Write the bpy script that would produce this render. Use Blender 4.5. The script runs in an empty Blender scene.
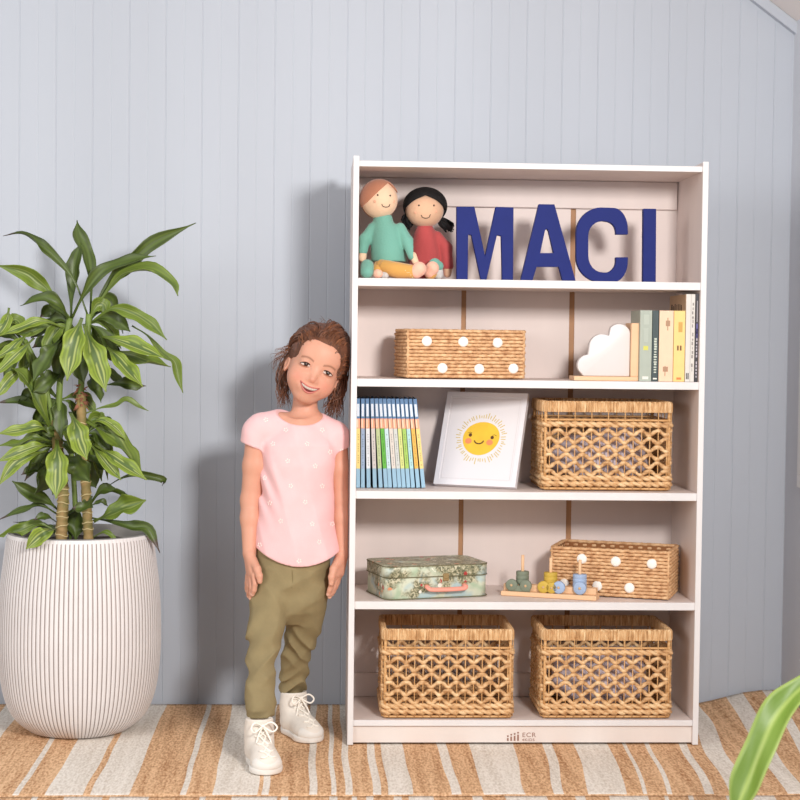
import bpy, bmesh, math, random
import numpy as np
from mathutils import Vector, Matrix, noise

random.seed(7); RNG = np.random.default_rng(7)
SC = bpy.context.scene
COL = SC.collection
PI = math.pi

# ------------------------------------------------------------------ camera, light, exposure
CAM_POS = np.array([-.0894, -4.261, 1.049]); FOCAL = 1665.0
CAM_M = np.array([[0.9986814, 0.0503449, -0.0100413],
                  [-0.0499402, 0.9980613, 0.0371423],
                  [0.0118917, -0.0365918, 0.9992595]])      # columns: right, forward, up
def make_camera():
    cd = bpy.data.cameras.new('camera'); co = bpy.data.objects.new('camera', cd); COL.objects.link(co)
    r, f, u = CAM_M[:, 0], CAM_M[:, 1], CAM_M[:, 2]
    co.matrix_world = Matrix(((r[0], u[0], -f[0], CAM_POS[0]), (r[1], u[1], -f[1], CAM_POS[1]),
                              (r[2], u[2], -f[2], CAM_POS[2]), (0, 0, 0, 1)))
    cd.sensor_width = 36; cd.lens = FOCAL / 800 * 36; cd.clip_start = .05
    cd.dof.use_dof = True; cd.dof.focus_distance = 4.3; cd.dof.aperture_fstop = 5.0
    SC.camera = co
make_camera()

def area(name, pos, target, size, power, color, size_y=None, spread=180):
    ld = bpy.data.lights.new(name, 'AREA'); ld.energy = power; ld.color = color
    ld.shape = 'RECTANGLE'; ld.size = size; ld.size_y = size_y or size; ld.spread = math.radians(spread)
    o = bpy.data.objects.new(name, ld); COL.objects.link(o)
    d = Vector(target) - Vector(pos)
    o.location = pos; o.rotation_euler = d.to_track_quat('-Z', 'Y').to_euler()
    return o
area('key_softbox', (1.0, -3.2, 1.85), (-.9, .4, .9), .42, 52, (1.0, .965, .93), None, 120)
area('window_light', (-2.7, -2.6, 1.9), (.2, .4, 1.0), 1.9, 62, (1.0, .985, .965), 1.7)
w = bpy.data.worlds.new('world'); SC.world = w; w.use_nodes = True
w.node_tree.nodes['Background'].inputs[0].default_value = (.93, .955, 1.0, 1)
w.node_tree.nodes['Background'].inputs[1].default_value = .46
SC.view_settings.view_transform = 'Standard'; SC.view_settings.look = 'None'
SC.view_settings.exposure = -.11; SC.view_settings.gamma = 1.0; SC.view_settings.use_curve_mapping = False

# ------------------------------------------------------------------ helpers: placing
def at(u, v, Y):
    """point of the room at depth Y seen at (u, v) of the 800 x 800 frame"""
    d = CAM_M @ np.array([(u - 400) / FOCAL, 1.0, -(v - 400) / FOCAL])
    return Vector(CAM_POS + d * (Y - CAM_POS[1]) / d[1])
def atz(u, v, Z):
    d = CAM_M @ np.array([(u - 400) / FOCAL, 1.0, -(v - 400) / FOCAL])
    return Vector(CAM_POS + d * (Z - CAM_POS[2]) / d[2])
def pxm(Y): return (Y - CAM_POS[1]) / FOCAL            # metres per pixel at depth Y

# ------------------------------------------------------------------ helpers: materials
def lin(c):
    return tuple((x / 12.92 if x <= .04045 else ((x + .055) / 1.055) ** 2.4) for x in [y / 255 for y in c])
MATS = {}
def mat(name, rgb, rough=.6, var=.0, scale=20, bump=.0, bscale=60, spec=.4, stretch=(1, 1, 1), sheen=0, rgb2=None, sss=0, attr=None):
    if name in MATS: return MATS[name]
    m = bpy.data.materials.new(name); m.use_nodes = True; nt = m.node_tree; N = nt.nodes; L = nt.links
    b = N['Principled BSDF']; c = lin(rgb)
    b.inputs['Base Color'].default_value = (*c, 1); b.inputs['Roughness'].default_value = rough
    b.inputs['Specular IOR Level'].default_value = spec
    if sheen: b.inputs['Sheen Weight'].default_value = sheen
    if sss:
        b.inputs['Subsurface Weight'].default_value = sss; b.inputs['Subsurface Radius'].default_value = (.012, .005, .003)
        b.inputs['Subsurface Scale'].default_value = .46
    tc = N.new('ShaderNodeTexCoord'); mp = N.new('ShaderNodeMapping'); mp.inputs['Scale'].default_value = stretch
    L.new(tc.outputs['Object'], mp.inputs['Vector'])
    if attr:
        at_ = N.new('ShaderNodeVertexColor'); at_.layer_name = attr
        L.new(at_.outputs['Color'], b.inputs['Base Color'])
    elif var or rgb2:
        n = N.new('ShaderNodeTexNoise'); n.inputs['Scale'].default_value = scale; n.inputs['Detail'].default_value = 4
        L.new(mp.outputs['Vector'], n.inputs['Vector'])
        r = N.new('ShaderNodeValToRGB'); r.color_ramp.elements[0].position = .32; r.color_ramp.elements[1].position = .68
        if rgb2: a2, c2 = c, lin(rgb2)
        else: a2 = tuple(x * (1 - var) for x in c); c2 = tuple(min(1, x * (1 + var)) for x in c)
        r.color_ramp.elements[0].color = (*a2, 1); r.color_ramp.elements[1].color = (*c2, 1)
        L.new(n.outputs['Fac'], r.inputs['Fac']); L.new(r.outputs['Color'], b.inputs['Base Color'])
    if bump:
        n2 = N.new('ShaderNodeTexNoise'); n2.inputs['Scale'].default_value = bscale; n2.inputs['Detail'].default_value = 3
        L.new(mp.outputs['Vector'], n2.inputs['Vector'])
        bp = N.new('ShaderNodeBump'); bp.inputs['Strength'].default_value = bump; bp.inputs['Distance'].default_value = .004
        L.new(n2.outputs['Fac'], bp.inputs['Height']); L.new(bp.outputs['Normal'], b.inputs['Normal'])
    MATS[name] = m
    return m

# ------------------------------------------------------------------ helpers: objects
def obj(name, me, mats, parent=None, world=False, smooth=None):
    """links ONE mesh object; world=True: the shape is in room coordinates and is moved into its thing's frame"""
    if isinstance(me, bmesh.types.BMesh):
        bm = me; me = bpy.data.meshes.new(name); bm.normal_update(); bm.to_mesh(me); bm.free()
    me.name = name
    if mats is not None:
        for m in (mats if isinstance(mats, (list, tuple)) else [mats]): me.materials.append(m)
    if world and parent is not None:
        root = parent
        while root.parent: root = root.parent
        rot = Matrix.LocRotScale(root.location, root.rotation_euler, None)
        me.transform(rot.inverted())
    o = bpy.data.objects.new(name, me); COL.objects.link(o)
    if parent is not None: o.parent = parent
    if smooth is not None:
        me.polygons.foreach_set('use_smooth', [True] * len(me.polygons))
        if smooth < 180:
            me.set_sharp_from_angle(angle=math.radians(smooth))
    return o
def tag(o, label=None, cat=None, group=None, kind=None):
    if label: o['label'] = label
    if cat: o['category'] = cat
    if group: o['group'] = group
    if kind: o['kind'] = kind
    return o
def thing(name, label, cat, loc=(0, 0, 0), rz=0, group=None):
    o = bpy.data.objects.new(name, None); COL.objects.link(o); o.empty_display_size = .05
    o.location = loc; o.rotation_euler = (0, 0, rz)
    return tag(o, label, cat, group)
def copy_thing(o, loc, rz, label):
    c = o.copy(); COL.objects.link(c); c.location = loc; c.rotation_euler = (0, 0, rz); c['label'] = label
    for ch in list(o.children):
        d = ch.copy(); COL.objects.link(d); d.parent = c
        for g in list(ch.children):
            e = g.copy(); COL.objects.link(e); e.parent = d
    return c
def struct(name, bm, m): return tag(obj(name, bm, m), kind='structure')

def bmnew(): return bmesh.new()
def box(bm, lo, hi, bev=0, seg=2, mi=0):
    x0, y0, z0 = lo; x1, y1, z1 = hi
    vs = [bm.verts.new(p) for p in ((x0, y0, z0), (x1, y0, z0), (x1, y1, z0), (x0, y1, z0), (x0, y0, z1), (x1, y0, z1), (x1, y1, z1), (x0, y1, z1))]
    fs = [bm.faces.new([vs[i] for i in q]) for q in ((0, 3, 2, 1), (4, 5, 6, 7), (0, 1, 5, 4), (1, 2, 6, 5), (2, 3, 7, 6), (3, 0, 4, 7))]
    for f in fs: f.material_index = mi
    if bev:
        es = list({e for f in fs for e in f.edges})
        bmesh.ops.bevel(bm, geom=es, offset=bev, segments=seg, affect='EDGES', profile=.5)
def bx(lo, hi, bev=0, seg=2):
    bm = bmesh.new(); box(bm, lo, hi, bev, seg); return bm
def prism(bm, pts, y0, y1, bev=0, mi=0, hole=None):
    """outline in x-z, extruded along y"""
    n = len(pts)
    f0 = [bm.verts.new((x, y0, z)) for x, z in pts]; f1 = [bm.verts.new((x, y1, z)) for x, z in pts]
    fs = []
    if hole is None:
        fs.append(bm.faces.new(f0)); fs.append(bm.faces.new(f1[::-1]))
    es = []
    for i in range(n):
        j = (i + 1) % n; fs.append(bm.faces.new((f0[j], f0[i], f1[i], f1[j])))
    if hole is not None:
        m = len(hole)
        h0 = [bm.verts.new((x, y0, z)) for x, z in hole]; h1 = [bm.verts.new((x, y1, z)) for x, z in hole]
        for i in range(m):
            j = (i + 1) % m; fs.append(bm.faces.new((h0[i], h0[j], h1[j], h1[i])))
        for ring, hr in ((f0, h0), (f1, h1)):
            ed = []
            for r_ in (ring, hr):
                for i in range(len(r_)):
                    e = bm.edges.get((r_[i], r_[(i + 1) % len(r_)])); ed.append(e)
            g = bmesh.ops.triangle_fill(bm, use_beauty=True, use_dissolve=False, edges=ed)
            fs += [x for x in g['geom'] if isinstance(x, bmesh.types.BMFace)]
    for f in fs: f.material_index = mi
    bmesh.ops.recalc_face_normals(bm, faces=fs)
    if bev:
        ee = [e for e in {e for f in fs for e in f.edges} if e.calc_face_angle(0) > .6]
        bmesh.ops.bevel(bm, geom=ee, offset=bev, segments=2, affect='EDGES', profile=.5)
def smooth_path(pts, n):
    """Catmull-Rom through the points, n samples"""
    P = [Vector(p) for p in pts]
    if len(P) == 2: return [P[0].lerp(P[1], i / (n - 1)) for i in range(n)]
    P = [P[0] * 2 - P[1]] + P + [P[-1] * 2 - P[-2]]
    out = []
    segs = len(P) - 3
    for i in range(n):
        t = i / (n - 1) * segs; k = min(int(t), segs - 1); t -= k
        a, b, c, d = P[k:k + 4]
        out.append(.5 * ((2 * b) + (c - a) * t + (2 * a - 5 * b + 4 * c - d) * t * t + (3 * b - a - 3 * c + d) * t ** 3))
    return out
def tube(bm, pts, r, seg=8, closed=False, cap=True, flat=None, mi=0, up=None):
    """swept tube; r number or list; flat=(a, b) scales the section across / along up"""
    P = [Vector(p) for p in pts]; n = len(P)
    R = r if isinstance(r, (list, tuple)) else [r] * n
    rings = []; prev = None
    for i, p in enumerate(P):
        if closed: t = P[(i + 1) % n] - P[i - 1]
        else: t = P[min(i + 1, n - 1)] - P[max(i - 1, 0)]
        if t.length < 1e-9: t = Vector((0, 0, 1))
        t.normalize()
        if up is not None: a = Vector(up) - t * t.dot(Vector(up))
        elif prev is None:
            a = Vector((0, 0, 1)) if abs(t.z) < .9 else Vector((1, 0, 0)); a = a - t * t.dot(a)
        else: a = prev - t * t.dot(prev)
        if a.length < 1e-6: a = t.orthogonal()
        a.normalize(); prev = a; b = t.cross(a)
        fa, fb = flat or (1, 1)
        rings.append([bm.verts.new(p + a * (math.cos(2 * PI * k / seg) * R[i] * fb) + b * (math.sin(2 * PI * k / seg) * R[i] * fa)) for k in range(seg)])
    for i in range(n if closed else n - 1):
        A, B = rings[i], rings[(i + 1) % n]
        for k in range(seg):
            f = bm.faces.new((A[k], A[(k + 1) % seg], B[(k + 1) % seg], B[k])); f.material_index = mi; f.smooth = True
    if cap and not closed:
        f = bm.faces.new(rings[0][::-1]); f.material_index = mi
        f = bm.faces.new(rings[-1]); f.material_index = mi
def ball(bm, c, r, R=None, seg=16, mi=0):
    r = (r, r, r) if not hasattr(r, '__len__') else r
    M_ = Matrix.Translation(c) @ (R.to_4x4() if R is not None else Matrix.Identity(4)) @ Matrix.Diagonal((*r, 1))
    g = bmesh.ops.create_uvsphere(bm, u_segments=seg, v_segments=max(6, seg // 2 + 2), radius=1, matrix=M_)
    for v in g['verts']:
        for f in v.link_faces: f.smooth = True; f.material_index = mi
def lathe(bm, prof, seg=32, mi=0, c=(0, 0, 0), axis='z', smooth=True):
    rings = []
    for r, z in prof:
        ring = []
        for k in range(seg):
            a = 2 * PI * k / seg; x, y = r * math.cos(a), r * math.sin(a)
            p = (x, y, z) if axis == 'z' else (x, z, y)
            ring.append(bm.verts.new((p[0] + c[0], p[1] + c[1], p[2] + c[2])))
        rings.append(ring)
    fs = []
    for A, B in zip(rings, rings[1:]):
        for k in range(seg):
            fs.append(bm.faces.new((A[k], A[(k + 1) % seg], B[(k + 1) % seg], B[k])))
    for ring in (rings[0], rings[-1]): fs.append(bm.faces.new(ring))
    for f in fs: f.material_index = mi; f.smooth = smooth
    bmesh.ops.recalc_face_normals(bm, faces=fs)

# ------------------------------------------------------------------ helpers: sculpted volumes (signed distance + surface nets)
def _len(x, y, z): return np.sqrt(x * x + y * y + z * z)
class Field:
    def __init__(s, lo, hi, step, fine=()):
        """fine: list of (z0, z1, step) where the z spacing is finer"""
        s.xs = np.arange(lo[0], hi[0] + step, step); s.ys = np.arange(lo[1], hi[1] + step, step)
        z = lo[2]; zs = []
        while z < hi[2] + step:
            zs.append(z); st = step
            for a, b, q in fine:
                if a <= z <= b: st = q
            z += st
        s.zs = np.array(zs)
        s.f = np.full((len(s.xs), len(s.ys), len(s.zs)), .06, np.float32)
    def _slc(s, lo, hi):
        o = []
        for a, l, h in zip((s.xs, s.ys, s.zs), lo, hi):
            o.append(slice(max(0, int(np.searchsorted(a, l)) - 1), min(len(a), int(np.searchsorted(a, h)) + 1)))
        return tuple(o)
    def op(s, fn, lo, hi, k=.01, mode='u'):
        sl = s._slc(lo, hi)
        X = s.xs[sl[0]][:, None, None]; Y = s.ys[sl[1]][None, :, None]; Z = s.zs[sl[2]][None, None, :]
        d = fn(X, Y, Z).astype(np.float32); f = s.f[sl]
        if f.size == 0: return
        if mode == 's': d = -d
        if mode == 'u':
            h = np.clip(.5 + .5 * (d - f) / k, 0, 1); s.f[sl] = d * (1 - h) + f * h - k * h * (1 - h)
        else:
            h = np.clip(.5 - .5 * (d - f) / k, 0, 1); s.f[sl] = d * (1 - h) + f * h + k * h * (1 - h)
    def ell(s, c, r, R=None, k=.01, mode='u'):
        r = (r, r, r) if not hasattr(r, '__len__') else r
        m = max(r) + .03 + k
        Ri = np.array(R.transposed()) if R is not None else None
        def fn(X, Y, Z):
            x, y, z = X - c[0], Y - c[1], Z - c[2]
            if Ri is not None:
                x, y, z = (Ri[0][0] * x + Ri[0][1] * y + Ri[0][2] * z, Ri[1][0] * x + Ri[1][1] * y + Ri[1][2] * z, Ri[2][0] * x + Ri[2][1] * y + Ri[2][2] * z)
            k0 = _len(x / r[0], y / r[1], z / r[2]); k1 = _len(x / r[0] ** 2, y / r[1] ** 2, z / r[2] ** 2) + 1e-9
            return k0 * (k0 - 1) / k1
        s.op(fn, [c[i] - m for i in range(3)], [c[i] + m for i in range(3)], k, mode)
    def cap(s, a, b, ra, rb=None, k=.01, mode='u', flat=None):
        rb = ra if rb is None else rb
        a = np.array(a, float); b = np.array(b, float); ba = b - a; L2 = float(ba @ ba) + 1e-12; m = max(ra, rb) + .03 + k
        def fn(X, Y, Z):
            x, y, z = X - a[0], Y - a[1], Z - a[2]
            t = np.clip((x * ba[0] + y * ba[1] + z * ba[2]) / L2, 0, 1)
            return _len(x - t * ba[0], y - t * ba[1], z - t * ba[2]) - (ra + (rb - ra) * t)
        s.op(fn, np.minimum(a, b) - m, np.maximum(a, b) + m, k, mode)
    def chain(s, pts, rs, k=.01):
        for i in range(len(pts) - 1): s.cap(pts[i], pts[i + 1], rs[i], rs[i + 1], k)
    def loft(s, rows, k=.01, mode='u', wr=None):
        """rows (cx, cy, z, rx, ry) bottom to top: an elliptic trunk; wr(X,Y,Z) adds folds"""
        rows = sorted(rows, key=lambda q: q[2]); A = np.array(rows)
        m = max(A[:, 3].max(), A[:, 4].max()) + .03
        def fn(X, Y, Z):
            z = np.clip(Z, A[0, 2], A[-1, 2])
            cx, cy, rx, ry = [np.interp(z, A[:, 2], A[:, i]) for i in (0, 1, 3, 4)]
            dx, dy = (X - cx) / rx, (Y - cy) / ry
            q = np.sqrt(dx * dx + dy * dy); g = np.sqrt((dx / rx) ** 2 + (dy / ry) ** 2) + 1e-6
            d = q * (q - 1) / g
            if wr is not None: d = d - wr(X, Y, Z)
            return np.maximum(d, np.maximum(A[0, 2] - Z, Z - A[-1, 2]))
        lo = [A[:, 0].min() - m, A[:, 1].min() - m, A[0, 2] - .03]; hi = [A[:, 0].max() + m, A[:, 1].max() + m, A[-1, 2] + .03]
        s.op(fn, lo, hi, k, mode)
    def cut(s, fn, k=.003):
        """keep where fn < 0"""
        s.op(fn, [-99] * 3, [99] * 3, k, 'i')
    def warp(s, fn): s.f += fn(s.xs[:, None, None], s.ys[None, :, None], s.zs[None, None, :]).astype(np.float32)
    def front(s, x, z):
        """y of the surface first met when looking along +y"""
        i = int(np.clip(np.searchsorted(s.xs, x), 1, len(s.xs) - 1)); k = int(np.clip(np.searchsorted(s.zs, z), 1, len(s.zs) - 1))
        tx = (x - s.xs[i - 1]) / (s.xs[i] - s.xs[i - 1]); tz = (z - s.zs[k - 1]) / (s.zs[k] - s.zs[k - 1])
        col = (s.f[i - 1, :, k - 1] * (1 - tx) + s.f[i, :, k - 1] * tx) * (1 - tz) + (s.f[i - 1, :, k] * (1 - tx) + s.f[i, :, k] * tx) * tz
        j = np.nonzero(col < 0)[0]
        if len(j) == 0 or j[0] == 0: return None
        j = j[0]; a, b = col[j - 1], col[j]
        return float(s.ys[j - 1] + (s.ys[j] - s.ys[j - 1]) * a / (a - b))
    def mesh(s, name, colour=None, relax=1):
        f = s.f; sg = f < 0
        nx, ny, nz = f.shape
        c = np.zeros((nx - 1, ny - 1, nz - 1), np.int8)
        for i in (0, 1):
            for j in (0, 1):
                for k in (0, 1): c += sg[i:nx - 1 + i, j:ny - 1 + j, k:nz - 1 + k]
        I, J, K = np.nonzero((c > 0) & (c < 8))
        off = [(i, j, k) for i in (0, 1) for j in (0, 1) for k in (0, 1)]
        acc = np.zeros((len(I), 3)); cnt = np.zeros(len(I))
        ax = (s.xs, s.ys, s.zs)
        for a in off:
            for d in range(3):
                if a[d]: continue
                b = list(a); b[d] = 1
                fa = f[I + a[0], J + a[1], K + a[2]].astype(float); fb = f[I + b[0], J + b[1], K + b[2]].astype(float)
                m = (fa < 0) != (fb < 0)
                t = np.where(m, fa / np.where(m, fa - fb, 1), 0)
                pa = np.stack([ax[q][(I, J, K)[q] + a[q]] for q in range(3)], 1); pb = np.stack([ax[q][(I, J, K)[q] + b[q]] for q in range(3)], 1)
                p = pa + (pb - pa) * t[:, None]
                acc += p * m[:, None]; cnt += m
        V = acc / cnt[:, None]
        vid = np.full(c.shape, -1, np.int64); vid[I, J, K] = np.arange(len(I))
        faces = []
        for d in range(3):
            sa = [slice(None)] * 3; sb = [slice(None)] * 3; sa[d] = slice(0, -1); sb[d] = slice(1, None)
            ch = sg[tuple(sa)] != sg[tuple(sb)]
            e1, e2 = (d + 1) % 3, (d + 2) % 3
            idx = np.array(np.nonzero(ch))
            ok = (idx[e1] > 0) & (idx[e2] > 0) & (idx[e1] < f.shape[e1] - 1) & (idx[e2] < f.shape[e2] - 1); idx = idx[:, ok]
            q = []
            for o1, o2 in ((-1, -1), (0, -1), (0, 0), (-1, 0)):
                t = idx.copy(); t[e1] += o1; t[e2] += o2; q.append(vid[t[0], t[1], t[2]])
            q = np.stack(q, 1); inside = sg[idx[0], idx[1], idx[2]]
            q[~inside] = q[~inside][:, ::-1]
            faces.append(q)
        F = np.concatenate(faces)
        F = F[(F >= 0).all(1)]
        for _ in range(relax):
            A = np.zeros_like(V); n = np.zeros(len(V))
            for a, b in ((0, 1), (1, 2), (2, 3), (3, 0)):
                np.add.at(A, F[:, a], V[F[:, b]]); np.add.at(n, F[:, a], 1)
                np.add.at(A, F[:, b], V[F[:, a]]); np.add.at(n, F[:, b], 1)
            V = V * .5 + .5 * A / np.maximum(n, 1)[:, None]
        me = bpy.data.meshes.new(name)
        me.from_pydata(V.tolist(), [], F.tolist()); me.validate(); me.update()
        me.polygons.foreach_set('use_smooth', [True] * len(me.polygons))
        if colour is not None:
            C = np.ones((len(V), 4), np.float32); C[:, :3] = colour(V)
            at_ = me.color_attributes.new('Col', 'FLOAT_COLOR', 'POINT'); at_.data.foreach_set('color', C.ravel())
        return me
# ------------------------------------------------------------------ the room
WALL_Y = .50; RIGHT_X = 1.2735
def wall_material():
    return mat('blue_grey_wall_paint', (182, 188, 198), .55, var=.03, scale=3, bump=.05, bscale=14, stretch=(1, 1, .15))
M_WALL = wall_material()
M_CEIL = mat('ceiling_paint', (236, 228, 224), .7, var=.02, scale=5)
M_WHITE_TRIM = mat('white_trim_paint', (240, 238, 236), .5)

def build_room():
    # back wall: tongue-and-groove boarding, every groove a real V cut
    bm = bmnew(); pitch = .0512; x0, x1 = -2.6, RIGHT_X + .02
    xs = []; x = x1; k = 0
    prof = [(x0, 0)]
    x = x0 + .03
    while x < x1 - .01:
        dp = .0012 if k % 2 == 0 else .0006
        prof += [(x - .0022, 0), (x - .0006, dp), (x + .0006, dp), (x + .0022, 0)]
        x += pitch; k += 1
    prof.append((x1, 0))
    lo = [bm.verts.new((a, WALL_Y + b, -.02)) for a, b in prof]; hi = [bm.verts.new((a, WALL_Y + b, 3.3)) for a, b in prof]
    for i in range(len(prof) - 1): bm.faces.new((lo[i], lo[i + 1], hi[i + 1], hi[i]))
    b0 = [bm.verts.new(p) for p in ((x0, WALL_Y + .06, -.02), (x1, WALL_Y + .06, -.02), (x1, WALL_Y + .06, 3.3), (x0, WALL_Y + .06, 3.3))]
    bm.faces.new(b0[::-1]); bm.faces.new((lo[0], hi[0], b0[3], b0[0])); bm.faces.new((lo[-1], b0[1], b0[2], hi[-1]))
    bm.faces.new([*hi, b0[2], b0[3]]); bm.faces.new([*lo[::-1], b0[0], b0[1]])
    struct('wall_back', bm, M_WALL)
    # right wall with the white casing of a window that starts at the frame's edge
    bm = bmnew(); box(bm, (RIGHT_X, -2.3, -.02), (RIGHT_X + .08, WALL_Y + .06, 1.98)); wr = struct('wall_right', bm, mat('brightened_wall_paint', (214, 216, 222), .55, var=.03, scale=3))  # wall colour lightened to stand in for light that misses this side
    bm = bmnew()
    box(bm, (RIGHT_X - .006, .28, .68), (RIGHT_X + .001, .365, 1.60), .002)
    box(bm, (RIGHT_X - .006, -.30, 1.51), (RIGHT_X + .001, .28, 1.60), .002)
    box(bm, (RIGHT_X - .006, -.32, .645), (RIGHT_X + .001, .365, .68), .002)
    struct('trim_1', bm, M_WHITE_TRIM)
    bm = bmnew(); box(bm, (RIGHT_X - .003, -.30, .68), (RIGHT_X + .001, .28, 1.51)); struct('window_1', bm, mat('frosted_window_pane', (225, 232, 240), .3))
    bm = bmnew(); box(bm, (RIGHT_X - .006, -2.3, -.012), (RIGHT_X, WALL_Y - .001, .055), .003); struct('baseboard_right', bm, M_WHITE_TRIM)
    # sloping ceiling that meets the right wall
    a = math.atan2(.094, .130); L = 1.9
    p0 = Vector((1.2696 + .06, 0, 1.939 - .06 * math.tan(a))); d = Vector((-math.cos(a), 0, math.sin(a))); n = Vector((math.sin(a), 0, math.cos(a)))
    bm = bmnew(); vs = []
    for y in (-2.3, WALL_Y + .05):
        for q in (p0 + n * .029, p0 + d * L + n * .029, p0 + d * L + n * .105, p0 + n * .105): vs.append(bm.verts.new((q.x, y, q.z)))
    for q in ((0, 1, 2, 3), (7, 6, 5, 4), (0, 4, 5, 1), (1, 5, 6, 2), (2, 6, 7, 3), (3, 7, 4, 0)): bm.faces.new([vs[i] for i in q])
    bmesh.ops.recalc_face_normals(bm, faces=bm.faces[:]); struct('ceiling', bm, M_CEIL)
    bm = bmnew(); vs = []
    for y in (WALL_Y - .022, WALL_Y + .01):
        for q in (p0, p0 + d * L, p0 + d * L + n * .028, p0 + n * .028): vs.append(bm.verts.new((q.x, y, q.z)))
    for q in ((0, 1, 2, 3), (7, 6, 5, 4), (0, 4, 5, 1), (1, 5, 6, 2), (2, 6, 7, 3), (3, 7, 4, 0)): bm.faces.new([vs[i] for i in q])
    bmesh.ops.recalc_face_normals(bm, faces=bm.faces[:]); struct('trim_2', bm, M_WALL)
    bm = bmnew(); box(bm, (-2.6, -4.9, -.06), (RIGHT_X + 1.6, WALL_Y + .06, -.012)); struct('floor', bm, mat('oak_floor', (188, 160, 130), .5, var=.12, scale=8, stretch=(1, .1, 1)))
build_room()

# ------------------------------------------------------------------ the striped rug
def rug_material(name, a, b, sc):
    m = bpy.data.materials.new(name); m.use_nodes = True; nt = m.node_tree; N = nt.nodes; L = nt.links
    bs = N['Principled BSDF']; bs.inputs['Roughness'].default_value = .9; bs.inputs['Specular IOR Level'].default_value = .1
    tc = N.new('ShaderNodeTexCoord'); mp = N.new('ShaderNodeMapping'); mp.inputs['Scale'].default_value = (190, 60, 100)
    L.new(tc.outputs['Object'], mp.inputs['Vector'])
    n = N.new('ShaderNodeTexNoise'); n.inputs['Scale'].default_value = 1; n.inputs['Detail'].default_value = 5; L.new(mp.outputs['Vector'], n.inputs['Vector'])
    mp2 = N.new('ShaderNodeMapping'); mp2.inputs['Scale'].default_value = (55, 2.2, 1); L.new(tc.outputs['Object'], mp2.inputs['Vector'])
    n2 = N.new('ShaderNodeTexNoise'); n2.inputs['Scale'].default_value = 1; L.new(mp2.outputs['Vector'], n2.inputs['Vector'])
    ad = N.new('ShaderNodeMath'); ad.operation = 'MULTIPLY_ADD'; ad.inputs[1].default_value = .7; L.new(n.outputs['Fac'], ad.inputs[0])
    m2 = N.new('ShaderNodeMath'); m2.operation = 'MULTIPLY'; m2.inputs[1].default_value = .35; L.new(n2.outputs['Fac'], m2.inputs[0]); L.new(m2.outputs[0], ad.inputs[2])
    r = N.new('ShaderNodeValToRGB'); r.color_ramp.elements[0].position = .36; r.color_ramp.elements[1].position = .62
    r.color_ramp.elements[0].color = (*lin(a), 1); r.color_ramp.elements[1].color = (*lin(b), 1)
    L.new(ad.outputs[0], r.inputs['Fac']); L.new(r.outputs['Color'], bs.inputs['Base Color'])
    bp = N.new('ShaderNodeBump'); bp.inputs['Strength'].default_value = .6; bp.inputs['Distance'].default_value = .004
    L.new(n.outputs['Fac'], bp.inputs['Height']); L.new(bp.outputs['Normal'], bs.inputs['Normal'])
    return m
RUG_TAN = rug_material('natural_jute_weave', (166, 118, 80), (232, 192, 152), 1)
RUG_WHITE = rug_material('bleached_cotton_weave', (206, 194, 180), (238, 230, 220), 1)
SEAM_Y = -.466
def sstep(a, b, x):
    t = min(1, max(0, (x - a) / (b - a))); return t * t * (3 - 2 * t)
def rug_z(x, y):
    z = .043 * sstep(.98, 1.22, x) * sstep(.02, .46, y) + .008 * sstep(1.0, 1.3, x) * (1 + math.sin(9 * y))
    return z - .0012 + .0006 * noise.noise((x * 40, y * 25, 0))
def rug_warp(x, y):
    k = .08 * sstep(.20, .55, x) + .02 * sstep(.6, .9, x)
    wob = .007 * noise.noise((x * 5, y * 4, 3)) + .004 * sstep(.25, .6, x) * math.sin(y * 11 + x * 6)
    return x + k * (y - SEAM_Y) + wob
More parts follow.
